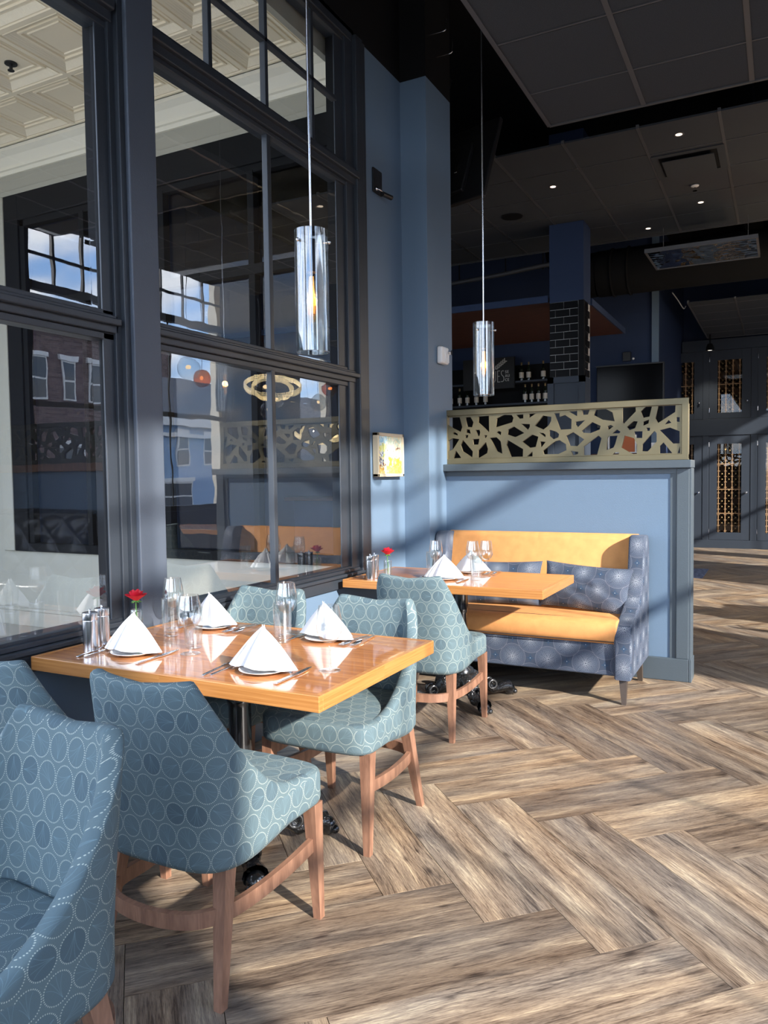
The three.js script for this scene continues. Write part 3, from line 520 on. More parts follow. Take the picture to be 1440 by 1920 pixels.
// ---------------------------------------------------------------- dining chairs (local front is +z)
function makeChair() {
  const t = thing('dining_chair', '', 'chair', [0, 0, 0], 0, 'blue dining chairs');
  // wrap-around back: outer surface, rim, inner surface for every station of the plan
  const N = 56, rows = [], uvs = [], plan = (a) => { // a: 0 rear centre .. 1 end of the side
    const q = a * 1.32;
    if (q <= 1) { const f = q * Math.PI / 2; return [0.248 * Math.pow(Math.sin(f), 0.5), -0.01 - 0.255 * Math.pow(Math.max(0, Math.cos(f)), 0.5)]; }
    return [0.248, -0.01 + (q - 1) * 0.56];
  };
  let arc = 0, last = null;
  for (let i = 0; i <= N; i++) {
    const s = i / N * 2 - 1, a = Math.abs(s), sg = s < 0 ? -1 : 1, [px, pz] = plan(a), e = 0.004, [qx, qz] = plan(Math.min(1, a + e)), [rx, rz] = plan(Math.max(0, a - e));
    let tx = qx - rx, tz = qz - rz; const l = Math.hypot(tx, tz) || 1; tx /= l; tz /= l;
    const nx = a < 0.004 ? 0 : -tz, nz = a < 0.004 ? 1 : tx; // towards the sitter
    const k = (pz + 0.265) / 0.434, u = clamp((k - 0.05) / 0.95, 0, 1);
    const corner = sstep(k, 0.0, 0.30), top = 0.887 - 0.018 * (1 - clamp(px / 0.17, 0, 1)) - 0.02 * corner * 0 - (0.887 - 0.495) * (1 - Math.pow(1 - u, 2.45));
    const th = 0.046, bot = 0.352 + 0.03 * sstep(k, 0.3, 1.0);
    if (last) arc += Math.hypot(px - last[0], pz - last[1]); last = [px, pz];
    const pr = [], pu = [], lean = (y) => -Math.pow(Math.max(0, y - 0.45), 1.25) * 0.13;
    const put = (off, y) => { const rear = 1 - clamp(k, 0, 1) * 0.6; pr.push([sg * (px + nx * off), y, pz + nz * off + lean(y) * rear]); pu.push([sg < 0 ? -arc : arc, y + off * 0.6]); };
    put(0.035, bot - 0.004); put(0.012, bot + 0.004); put(0.001, bot + 0.022);
    for (let m = 1; m <= 9; m++) put(0, lerp(bot + 0.022, top - 0.02, m / 9));
    for (let m = 1; m <= 5; m++) { const f = m / 6 * Math.PI; put(th / 2 - Math.cos(f) * th / 2, top - 0.02 + Math.sin(f) * 0.021); }
    for (let m = 0; m <= 8; m++) put(th + 0.006 * Math.sin(m / 8 * 3.1), lerp(top - 0.02, 0.44, m / 8));
    rows.push(pr); uvs.push(pu);
  }
  let acc = 0; for (let i = 0; i < rows.length; i++) { if (i) acc += Math.hypot(rows[i][4][0] - rows[i - 1][4][0], rows[i][4][2] - rows[i - 1][4][2]); uvs[i].forEach((q) => { q[0] = acc; }); }
  const shell = gridGeo(rows, uvs), cap = (r) => { const q = []; for (let j = 1; j < r.length - 1; j++) q.push(...r[0], ...r[j], ...r[j + 1]); const g = new THREE.BufferGeometry(); g.setAttribute('position', new THREE.Float32BufferAttribute(q, 3)); g.computeVertexNormals(); return uvBox(g); };
  obj('backrest', [shell, cap(rows[0]), cap(rows[N])], mChair, t);
  const s = new THREE.Shape(); s.moveTo(-0.13, -0.20); s.lineTo(0.13, -0.20); s.quadraticCurveTo(0.205, -0.19, 0.215, -0.06); s.lineTo(0.226, 0.03); s.lineTo(0.226, 0.20); s.quadraticCurveTo(0.226, 0.252, 0.17, 0.258); s.quadraticCurveTo(0, 0.274, -0.17, 0.258); s.quadraticCurveTo(-0.226, 0.252, -0.226, 0.20); s.lineTo(-0.226, 0.03); s.lineTo(-0.215, -0.06); s.quadraticCurveTo(-0.205, -0.19, -0.13, -0.20);
  let seat = new THREE.ExtrudeGeometry(s, { depth: 0.065, bevelEnabled: true, bevelSize: 0.024, bevelThickness: 0.024, bevelSegments: 4, curveSegments: 10 });
  seat = seat.rotateX(Math.PI / 2).scale(1, 1, 1).translate(0, 0.467, 0);
  { const p = seat.attributes.position; for (let i = 0; i < p.count; i++) { const y = p.getY(i); if (y > 0.44) p.setY(i, y + 0.018 * (1 - Math.pow(p.getX(i) / 0.26, 2)) * (1 - Math.pow(p.getZ(i) / 0.3, 2))); } }
  seat = toCreasedNormals(seat, 0.8);
  obj('seat', uvBox(seat), mChair, t);
  { const dome = new THREE.SphereGeometry(1, 36, 12, 0, Math.PI * 2, 0, Math.PI / 2).scale(0.238, 0.016, 0.245).translate(0, 0.484, 0.022); const p = dome.attributes.position, uv = dome.attributes.uv; for (let i = 0; i < p.count; i++) uv.setXY(i, p.getX(i), p.getZ(i)); obj('cushion_top', dome, mChair, t); }
  for (const sx of [-1, 1]) {
    obj('leg', taper(sx * 0.228, 0.24, 0, 0.026, sx * 0.222, 0.222, 0.385, 0.046), mLeg, t);
    obj('leg', taper(sx * 0.222, -0.245, 0, 0.026, sx * 0.190, -0.175, 0.37, 0.046), mLeg, t);
  }
  const ys = 0.232;
  obj('stretcher', sweepRect([[0.222, ys + 0.02, 0.23], [0.219, ys + 0.004, 0.1], [0.21, ys - 0.006, -0.06], [0.196, ys, -0.19], [0.14, ys, -0.262], [0, ys, -0.292], [-0.14, ys, -0.262], [-0.196, ys, -0.19], [-0.21, ys - 0.006, -0.06], [-0.219, ys + 0.004, 0.1], [-0.222, ys + 0.02, 0.23]], 0.018, 0.044, false, 60), mLeg, t);
  return t;
}
const chair = makeChair();
chair.position.set(-1.54, 0, -1.815); chair.rotation.y = PI; chair.userData.label = 'teal chair with its curved back to us, in front of the near table';
dup(chair, [-1.59, 0, -2.72], 0, 'teal chair facing us at the right end of the near table');
dup(chair, [-2.19, 0, -2.78], 0, 'teal chair on the far side of the near table, next to the window');
dup(chair, [-2.165, 0, -1.79], PI, 'teal chair cut off at the left edge, between the window and the front chair');
dup(chair, [-1.465, 0, -0.935], -0.1, 'closest teal chair in the lower left corner, turned towards us');
dup(chair, [-1.76, 0, -3.99], PI, 'teal chair in front of the far table with the settee');

// ---------------------------------------------------------------- tables
function makeTable(x0, x1, z0, z1, label, foot) {
  const cx = (x0 + x1) / 2, cz = (z0 + z1) / 2, t = thing('dining_table', label, 'table', [cx, 0, cz], 0, 'varnished dining tables'), w = (x1 - x0) / 2, d = (z1 - z0) / 2, H = 0.77, e = 0.022;
  obj('tabletop', bx(-w + e, w - e, H - 0.045, H, -d + e, d - e), mTable, t);
  const lip = (a, b, c, f) => obj('edge_band', bx(a, b, H - 0.05, H + 0.0012, c, f, 0.003), mEdge, t);
  lip(-w, w, d - e, d); lip(-w, w, -d, -d + e); lip(-w, -w + e, -d + e, d - e); lip(w - e, w, -d + e, d - e);
  const [bx0, bz0] = foot;
  obj('top_plate', bx(bx0 - 0.2, bx0 + 0.2, H - 0.062, H - 0.05, bz0 - 0.2, bz0 + 0.2), mIron, t);
  obj('column', lathe([[0, 0.12], [0.05, 0.12], [0.085, 0.15], [0.075, 0.20], [0.05, 0.215], [0.055, 0.235], [0.052, 0.25], [0.043, 0.265], [0.043, 0.55], [0.047, 0.565], [0.052, 0.58], [0.045, 0.6], [0.043, 0.69], [0.07, H - 0.062]], 24).translate(bx0, 0, bz0), mIron, t);
  obj('hub', lathe([[0, 0.04], [0.06, 0.04], [0.10, 0.08], [0.115, 0.12], [0.10, 0.155], [0.085, 0.165], [0.09, 0.18], [0, 0.185]], 24).translate(bx0, 0, bz0), mIronOrn, t);
  for (let k = 0; k < 4; k++) {
    const a = k * PI / 2 + PI / 4, dir = [Math.cos(a), Math.sin(a)], at = (r, y) => [bx0 + dir[0] * r, y, bz0 + dir[1] * r], rows = [], N = 22;
    for (let i = 0; i <= N; i++) {
      const s = i / N, r = lerp(0.06, 0.335, s), y = lerp(0.125, 0.045, sstep(s, 0.05, 0.75)) + 0.012 * Math.sin(s * 9), rad = lerp(0.05, 0.026, sstep(s, 0, 0.7)) + 0.012 * sstep(s, 0.78, 0.92) + 0.004 * Math.sin(s * 26), ring = [];
      for (let j = 0; j < 12; j++) { const f = j / 12 * 2 * PI, lat = Math.cos(f) * rad * 1.15, up = Math.sin(f) * rad * (1 + 0.12 * Math.sin(f * 6)); const b = at(r, y + up); ring.push([b[0] - dir[1] * lat, Math.max(0.004, b[1]), b[2] + dir[0] * lat]); }
      rows.push(ring);
    }
    const f = obj('foot', gridGeo(rows, null, true), mIronOrn, t);
    obj('paw', [sph(0.036, ...at(0.335, 0.034)), ...[-1, 0, 1].map((q) => { const b = at(0.36, 0.024); return sph(0.017, b[0] - dir[1] * q * 0.024, b[1], b[2] + dir[0] * q * 0.024, 10, 8); })], mIron, f);
    for (const q of [-1, 1]) { const b = at(0.2, 0.085); obj('scroll', new THREE.TorusGeometry(0.026, 0.01, 8, 16).rotateY(-a).translate(b[0] - dir[1] * q * 0.03, b[1], b[2] + dir[0] * q * 0.03), mIron, f); }
  }
  return t;
}
makeTable(-2.452, -1.205, -2.755, -1.908, 'near varnished wood table laid for four under the window', [0, 0]);
makeTable(-2.442, -1.165, -4.885, -4.165, 'far varnished wood table standing before the orange settee', [0.02, 0.02]);

// ---------------------------------------------------------------- settee and pillows
{
  const t = thing('settee', 'orange settee with blue medallion fabric sides against the blue half wall', 'settee', [-1.542, 0, -5.12]); // width 1.5, front at +z
  const hw = 0.745, zf = 0.335, zb = -0.345;
  obj('base', bx(-hw + 0.06, hw - 0.06, 0.17, 0.37, zb + 0.03, zf - 0.01, 0.012), mSettee, t);
  // seat cushion with rounded front
  const cs = new THREE.Shape(); cs.moveTo(-0.27, 0); cs.lineTo(0.30, 0); cs.quadraticCurveTo(0.345, 0.005, 0.345, 0.06); cs.quadraticCurveTo(0.345, 0.118, 0.29, 0.125); cs.lineTo(-0.27, 0.112);
  const cush = new THREE.ExtrudeGeometry(cs, { depth: 1.30, bevelEnabled: true, bevelSize: 0.012, bevelThickness: 0.014, bevelSegments: 3, curveSegments: 8 }).rotateY(-PI / 2).translate(0.65, 0.375, 0);
  const seat = obj('seat_cushion', uvBox(toCreasedNormals(cush, 0.7)), mOrange, t);
  obj('piping', [tube([[-0.645, 0.506, 0.27], [0, 0.511, 0.272], [0.645, 0.506, 0.27]], 0.0035, 20, 6), tube([[-0.655, 0.385, 0.345], [0, 0.385, 0.35], [0.655, 0.385, 0.345]], 0.0035, 20, 6)], mPiping, seat);
  // back: orange inside face, fabric outside
  const bs = new THREE.Shape(); bs.moveTo(-0.13, 0.42); bs.lineTo(-0.16, 0.46); bs.lineTo(-0.275, 0.955); bs.quadraticCurveTo(-0.29, 0.993, -0.32, 0.99); bs.lineTo(-0.335, 0.98); bs.lineTo(-0.30, 0.42);
  obj('back_panel', uvBox(toCreasedNormals(new THREE.ExtrudeGeometry(bs, { depth: 1.36, bevelEnabled: true, bevelSize: 0.008, bevelThickness: 0.008, bevelSegments: 2 }).rotateY(-PI / 2).translate(0.68, 0, 0), 0.6)), mOrange, t);
  obj('outer_back', bx(-hw, hw, 0.17, 0.955, zb, zb + 0.06, 0.015), mSettee, t);
  for (const sx of [-1, 1]) { // wing arm: profile in z, y
    const a = new THREE.Shape(); a.moveTo(zf, 0.17); a.lineTo(zf + 0.01, 0.42); a.quadraticCurveTo(zf + 0.005, 0.475, zf - 0.05, 0.487); a.quadraticCurveTo(0.08, 0.525, -0.02, 0.60); a.quadraticCurveTo(-0.10, 0.68, -0.135, 0.82); a.lineTo(-0.165, 0.945); a.quadraticCurveTo(-0.18, 0.985, -0.215, 0.985); a.lineTo(-0.31, 0.98); a.lineTo(zb, 0.94); a.lineTo(zb, 0.17);
    const g = new THREE.ExtrudeGeometry(a, { depth: 0.07, bevelEnabled: true, bevelSize: 0.014, bevelThickness: 0.016, bevelSegments: 4, curveSegments: 14 }).rotateY(-PI / 2);
    obj('arm', uvBox(toCreasedNormals(g.translate(sx > 0 ? hw - 0.014 : -hw + 0.084, 0, 0), 0.7)), mSettee, t);
    obj('leg', taper(sx * 0.70, 0.315, 0, 0.026, sx * 0.69, 0.28, 0.175, 0.05), darkLeg, t);
    obj('leg', taper(sx * 0.70, -0.30, 0, 0.03, sx * 0.69, -0.28, 0.175, 0.05), darkLeg, t);
  }
  const pillow = (x, y, z, ry, rx, rz, w, h, label) => {
    const R = 26, rows = [[], []], mk = (sg) => { const r = [], u = []; for (let i = 0; i <= R; i++) { const q = [], v = []; for (let j = 0; j <= R; j++) { const a = i / R * 2 - 1, b = j / R * 2 - 1, pin = 1 - 0.07 * (a * a * b * b < 0.5 ? (1 - Math.abs(a * b)) : 0.3); const f = Math.pow(Math.max(0, (1 - Math.pow(Math.abs(a), 2.6)) * (1 - Math.pow(Math.abs(b), 2.6))), 0.55); q.push([a * w / 2 * (1 - 0.06 * (1 - b * b)), b * h / 2 * (1 - 0.07 * (1 - a * a)), sg * (0.062 * f + 0.006 * noise(a * 2 + x, b * 2) * f)]); v.push([a * w / 2 + 0.125, b * h / 2 + 0.02]); } r.push(q); u.push(v); } return gridGeo(sg > 0 ? r.map((q) => q.slice().reverse()) : r, sg > 0 ? u.map((q) => q.slice().reverse()) : u); };
    const p = thing('throw_pillow', label, 'pillow', [x, y, z], ry, 'medallion throw pillows'); p.rotation.order = 'YXZ'; p.rotation.x = rx; p.rotation.z = rz;
    obj('cover', [mk(1), mk(-1)], mSettee, p);
  };
  pillow(-1.155, 0.655, -5.16, -0.12, -0.30, -0.05, 0.60, 0.31, 'blue medallion throw pillow leaning in the right corner of the settee');
  pillow(-1.76, 0.655, -5.185, 0.06, -0.26, 0.02, 0.60, 0.31, 'blue medallion throw pillow on the settee behind the table glasses');
}

// ---------------------------------------------------------------- tableware
const TH = 0.7705;
const wineGeo = lathe([[0.001, 0.0035], [0.020, 0.0045], [0.036, 0.002], [0.0375, 0.001], [0.036, 0.0005], [0.02, 0.0005]], 40);
function wineGlass(x, z, label) {
  const t = thing('wine_glass', label, 'glass', [x, TH, z], 0, 'wine glasses');
  obj('bowl', lathe([[0.003, 0.084], [0.012, 0.087], [0.026, 0.098], [0.0355, 0.118], [0.038, 0.138], [0.0362, 0.162], [0.0315, 0.188], [0.0295, 0.202], [0.0290, 0.2025], [0.0285, 0.202], [0.0305, 0.188], [0.035, 0.162], [0.0368, 0.138], [0.0343, 0.119], [0.025, 0.1], [0.011, 0.0895], [0.001, 0.0885]], 40).scale(1.17, 1.08, 1.17), mGlass, t);
  obj('stem', lathe([[0.010, 0.005], [0.0055, 0.012], [0.0042, 0.03], [0.0042, 0.06], [0.0052, 0.078], [0.003, 0.085]], 16), mGlassCut, t);
  obj('foot', wineGeo, mGlassCut, t);
  return t;
}
function tumbler(x, z, label) {
  const flute = (g) => { const p = g.attributes.position; for (let i = 0; i < p.count; i++) { const a = Math.atan2(p.getZ(i), p.getX(i)), y = p.getY(i), k = 1 + 0.028 * Math.abs(Math.sin(a * 9)) * sstep(y, 0.0, 0.02) * (1 - sstep(y, 0.085, 0.11)); p.setX(i, p.getX(i) * k); p.setZ(i, p.getZ(i) * k); } g.computeVertexNormals(); return g; };
  const t = thing('tumbler', label, 'glass', [x, TH, z], 0, 'fluted water tumblers');
  t.scale.set(1.1, 1.18, 1.1);
  obj('wall', flute(lathe([[0.0, 0.0005], [0.026, 0.0005], [0.0285, 0.004], [0.0305, 0.04], [0.0325, 0.085], [0.034, 0.131], [0.0333, 0.1325], [0.0326, 0.131], [0.031, 0.085], [0.029, 0.045]], 72)), mGlassCut, t);
  obj('thick_bottom', lathe([[0.029, 0.045], [0.0265, 0.018], [0.02, 0.0145], [0.001, 0.014]], 36), mGlassCut, t);
  return t;
}
function plateNapkin(x, z, turn, label, seed, noPlate) {
  if (!noPlate) { const p = thing('bread_plate', label.replace(/^.*?pyramid/, 'small white plate'), 'plate', [x, TH, z], 0, 'bread plates'); obj('dish', lathe([[0, 0.004], [0.05, 0.004], [0.058, 0.006], [0.082, 0.013], [0.0845, 0.0135], [0.084, 0.0115], [0.06, 0.002], [0.05, 0.0005], [0, 0.0005]], 48), mPlate, p); }
  // folded into a standing pyramid: a tent with a soft front crease and turned-up hems
  const t = thing('napkin', label, 'napkin', [x, TH + 0.0145, z], turn, 'folded white napkins'), R = 26, Cn = 96, rows = [], uvs = [], r = rngOf(seed), ph = r() * 6;
  const base = (f) => { // rounded triangle-ish footprint, wide in x, with a front and back fold
    const c = Math.cos(f), s = Math.sin(f), k = 1 / Math.pow(Math.pow(Math.abs(c), 1.25) + Math.pow(Math.abs(s), 1.25), 1 / 1.25);
    let bxx = c * k * 0.134, bz = s * k * 0.07; const fold = Math.exp(-Math.pow((f - PI / 2 - 0.75) / 0.16, 2)) + 0.8 * Math.exp(-Math.pow((f - PI / 2 + 0.55) / 0.2, 2)) + 0.9 * Math.exp(-Math.pow((f - 3 * PI / 2) / 0.3, 2));
    return [bxx * (1 - 0.2 * fold), bz * (1 - 0.55 * fold)];
  };
  for (let i = 0; i <= R; i++) {
    const h = i / R, q = [], u = [];
    for (let j = 0; j < Cn; j++) {
      const f = j / Cn * 2 * PI, [ax, az] = base(f), w = Math.pow(1 - h, 0.86), wob = 1 + 0.05 * Math.sin(f * 3 + ph + h * 2) * (1 - h);
      const hem = 0.010 * Math.max(0, Math.sin(f * 2 + ph)) * (1 - h) * (1 - h);
      q.push([(ax * w + 0.006 * h * Math.sin(f)) * wob + 0.012 * h * Math.sin(ph), h * 0.142 + hem - 0.012 * h * h * Math.pow(Math.abs(Math.cos(f)), 2), (az * (w * 0.98 + 0.02)) * wob - 0.016 * h]);
      u.push([f * 0.05, h * 0.16]);
    }
    rows.push(q); uvs.push(u);
  }
  const g = gridGeo(rows.map((q) => q.slice().reverse()), uvs.map((q) => q.slice().reverse()), true);
  obj('cloth', g, mNapkin, t);
  for (const f of [2.62, 2.86]) obj('hem', tube([0, 5, 10, 15, 20, 25].map((i) => { const p = rows[i][Math.round(f / (2 * PI) * Cn)]; return [p[0] * 1.012, p[1] + 0.002, p[2] * 1.03 + 0.001]; }), 0.0036, 30, 8), mNapkin, t);
}
const bend = (g, k) => { const p = g.attributes.position; for (let i = 0; i < p.count; i++) p.setY(i, p.getY(i) + k(p.getZ(i))); g.computeVertexNormals(); return g; };
const forkGeo = (() => { // along z, tines at -z
  const s = new THREE.Shape(); s.moveTo(-0.006, 0.1); s.quadraticCurveTo(0, 0.106, 0.006, 0.1); s.lineTo(0.0032, 0.0); s.lineTo(0.004, -0.02); s.quadraticCurveTo(0.012, -0.035, 0.012, -0.05);
  for (let i = 0; i < 4; i++) { const x = 0.012 - i * 0.0066; s.lineTo(x, -0.094); s.lineTo(x - 0.0034, -0.094); s.lineTo(x - 0.0034, -0.055); if (i < 3) s.lineTo(x - 0.0066, -0.055); }
  s.quadraticCurveTo(-0.012, -0.035, -0.004, -0.02); s.lineTo(-0.0032, 0);
  const g = new THREE.ExtrudeGeometry(s, { depth: 0.0016, bevelEnabled: true, bevelSize: 0.0005, bevelThickness: 0.0005, bevelSegments: 1, curveSegments: 6, steps: 1 }).rotateX(PI / 2).translate(0, 0.003, 0);
  return bend(g, (z) => 0.010 * Math.exp(-Math.pow((z + 0.02) / 0.03, 2)) + 0.006 * sstep(z, 0.03, 0.1) * (1 - sstep(z, 0.085, 0.106)) + 0.004 * sstep(-z, 0.08, 0.095));
})();
const knifeGeo = (() => {
  const s = new THREE.Shape(); s.moveTo(-0.007, 0.105); s.lineTo(0.007, 0.105); s.lineTo(0.0055, 0.0); s.lineTo(0.008, -0.01); s.quadraticCurveTo(0.011, -0.07, 0.0, -0.118); s.lineTo(-0.006, -0.1); s.lineTo(-0.0055, 0);
  return new THREE.ExtrudeGeometry(s, { depth: 0.003, bevelEnabled: true, bevelSize: 0.001, bevelThickness: 0.0012, bevelSegments: 1 }).rotateX(PI / 2).translate(0, 0.0052, 0);
})();
const piece = (name, geo, x, z, turn, label, group) => { const m = obj(name, geo, mSteel); m.position.set(x, TH, z); m.rotation.y = turn; tag(m, label, name, group); };
function setting(nx, nz, side, where, seed) { // side +1: sitter at +z, -1: sitter at -z
  plateNapkin(nx, nz, side > 0 ? 0.08 : PI - 0.1, 'white napkin folded into a pyramid ' + where, seed);
  const s = side;
  piece('fork', forkGeo, nx - s * 0.155, nz + s * 0.03, (s > 0 ? 0 : PI) + 0.06, 'outer steel fork beside the napkin ' + where, 'steel forks');
  piece('fork', forkGeo, nx - s * 0.122, nz + s * 0.015, (s > 0 ? 0 : PI) - 0.05, 'inner steel fork beside the napkin ' + where, 'steel forks');
  piece('knife', knifeGeo, nx + s * 0.125, nz + s * 0.015, (s > 0 ? 0 : PI) + 0.03, 'steel knife beside the napkin ' + where, 'steel knives');
}
setting(-2.13, -2.10, 1, 'at the window end of the near table, front side', 3);
setting(-1.53, -2.085, 1, 'at the front corner of the near table', 5);
setting(-2.18, -2.615, -1, 'at the window end of the near table, far side', 8);
setting(-1.605, -2.60, -1, 'at the far right of the near table', 13);
tumbler(-2.225, -2.40, 'fluted tumbler, left one of the glass pair beside the rose vase');
wineGlass(-2.33, -2.53, 'wine glass behind the left tumbler, nearest the window');
tumbler(-1.99, -2.265, 'fluted tumbler hidden behind the short-stemmed wine glass on the near table');
wineGlass(-1.935, -2.185, 'wine glass standing before the left tumbler on the near table');
tumbler(-1.735, -2.49, 'fluted tumbler in the middle of the near table');
wineGlass(-1.79, -2.60, 'wine glass right behind the middle tumbler of the near table');
wineGlass(-1.335, -2.185, 'wine glass alone at the front right corner of the near table');
function mill(x, z, label) {
  const t = thing('pepper_mill', label, 'mill', [x, TH, z], 0, 'steel salt and pepper mills');
  obj('body', lathe([[0, 0], [0.0265, 0], [0.0275, 0.003], [0.0275, 0.118], [0.026, 0.12]], 32), mSteel, t);
  obj('head', lathe([[0.026, 0.12], [0.0285, 0.1215], [0.0285, 0.146], [0.027, 0.149], [0, 0.149]], 32), mSteel, t);
  obj('knob', lathe([[0, 0.149], [0.004, 0.149], [0.0045, 0.158], [0.003, 0.161], [0, 0.161]], 14), mChrome, t);
}
mill(-2.31, -2.06, 'steel mill with a top knob, left of the pair on the near table');
mill(-2.345, -2.15, 'steel mill behind its twin on the near table, right of the pair');
function roseVase(x, z, label, scale = 1, lab2) {
  const v = thing('bud_vase', lab2, 'vase', [x, TH, z], 0, 'clear bud vases');
  obj('glass', lathe([[0, 0.0005], [0.024, 0.0005], [0.026, 0.004], [0.026, 0.09], [0.024, 0.098], [0.0235, 0.098], [0.0245, 0.09], [0.0245, 0.008], [0.0, 0.007]], 28), mGlassCut, v);
  obj('water', lathe([[0, 0.008], [0.0242, 0.0085], [0.0242, 0.07], [0, 0.07]], 24), mWater, v);
  const r = thing('rose', label, 'flower', [x, TH, z], 0, 'red roses');
  obj('stem', tube([[0.002, 0.012, 0], [0.004, 0.06, 0.002], [-0.002, 0.11, 0], [0, 0.135, 0]], 0.0026, 14, 6), mStem, r);
  obj('sepal', [0, 1, 2, 3, 4].map((k) => { const a = k * 1.257; return new THREE.ConeGeometry(0.007, 0.03, 5).rotateX(PI * 0.62).translate(0, 0.132, 0.012).rotateY(a); }), mStem, r);
  for (let k = 0; k < 15; k++) { // petals spiral outwards
    const ring = k < 3 ? 0 : k < 8 ? 1 : 2, a = k * 2.4, R = [0.011, 0.023, 0.031][ring], hgt = [0.046, 0.042, 0.032][ring], open = [0.0, 0.005, 0.013][ring], rows = [];
    for (let i = 0; i <= 8; i++) { const q = []; for (let j = 0; j <= 8; j++) { const u = j / 8 * 2 - 1, t = i / 8, w = Math.sin(Math.min(1, t * 1.25 + 0.15) * PI * 0.62) * (ring === 0 ? 1.3 : 0.8), ang = a + u * w, rr = R * (0.35 + 0.65 * Math.sin(t * PI * 0.55)) + open * t * t + 0.003 * Math.cos(u * 3) * t; q.push([Math.cos(ang) * rr, 0.137 + hgt * t * (1 - 0.16 * u * u) - open * 0.5 * t * t * t, Math.sin(ang) * rr]); } rows.push(q); }
    obj('petal', gridGeo(rows), mRose, r);
  }
  r.scale.setScalar(1); return r;
}
roseVase(-2.415, -2.40, 'red rose in the vase on the near table', 1, 'clear bud vase with a red rose beside the near window post');
// far table
roseVase(-2.262, -4.44, 'red rose in the vase on the far table', 1, 'clear bud vase with a red rose on the far table');
mill(-2.275, -4.225, 'steel mill at the front of the pair on the far table');
mill(-2.285, -4.30, 'steel mill at the rear of the pair on the far table');
setting(-1.845, -4.40, 1, 'at the front of the far table', 17);
setting(-1.80, -4.76, -1, 'at the settee side of the far table', 19);
tumbler(-1.655, -4.44, 'fluted tumbler at the front of the far table');
wineGlass(-1.76, -4.66, 'wine glass before the rear napkin of the far table, left of the two');
wineGlass(-1.69, -4.72, 'wine glass before the rear napkin of the far table, right of the two');
wineGlass(-2.0, -4.62, 'wine glass standing alone towards the window on the far table');
tumbler(-1.985, -4.52, 'fluted tumbler beside the lone wine glass on the far table');

// ---------------------------------------------------------------- pendants over the tables
const mBulbGlass = phy({ color: L(1, 0.78, 0.45), transmission: 1, thickness: 0, roughness: 0.05, ior: 1.5 });
function pendant(x, z, yb, yt, label) {
  const t = thing('pendant_lamp', label, 'lamp', [x, yb, z], 0, 'smoked glass cylinder pendants'), h = yt - yb, R = 0.062;
  obj('shade', lathe([[R, 0], [R, h], [R - 0.002, h + 0.002], [R - 0.005, h], [R - 0.005, 0], [R - 0.002, -0.002], [R, 0]], 48), mSmoke, t);
  obj('rod', cyl(0.0042, 0.0042, 5.2 - yt + 0.05, 0, h - 0.05, 0, 10), mSteel, t);
  obj('cap', [cyl(0.017, 0.017, 0.08, 0, h - 0.11, 0), cyl(0.021, 0.021, 0.05, 0, h - 0.15, 0)], mBlackPlastic, t);
  for (let k = 0; k < 3; k++) { const a = k * 2.094 + 0.3, p = obj('pin', [new THREE.CylinderGeometry(0.003, 0.003, R, 8).rotateZ(PI / 2).translate(R / 2, 0, 0), sph(0.007, R + 0.006, 0, 0, 10, 8)], mChrome, t); p.position.y = h - 0.045; p.rotation.y = a; }
  obj('bulb', lathe([[0.0, 0.0], [0.008, 0.002], [0.0145, 0.01], [0.016, 0.03], [0.016, 0.125], [0.012, 0.14], [0.010, 0.15]], 20).translate(0, h - 0.31, 0), mBulbGlass, t);
  obj('filament', [0, 1, 2, 3, 4].map((k) => { const a = k * 1.257, q = 0.007; return tube([[Math.cos(a) * q, h - 0.165, Math.sin(a) * q], [Math.cos(a + 0.4) * q * 1.2, h - 0.23, Math.sin(a + 0.4) * q * 1.2], [Math.cos(a + 0.6) * q, h - 0.30, Math.sin(a + 0.6) * q]], 0.0016, 8, 5); }), glow(1, 0.6, 0.2, 1.3), t);
  const l = new THREE.PointLight(L(1, 0.62, 0.3), 0.06); l.name = 'filament_light'; l.position.set(0, h - 0.23, 0); l.castShadow = true; t.add(l);
}
pendant(-1.55, -2.455, 1.878, 2.32, 'near smoked glass cylinder pendant with a glowing filament bulb');
pendant(-1.57, -4.365, 1.884, 2.306, 'far smoked glass cylinder pendant hanging before the bar');

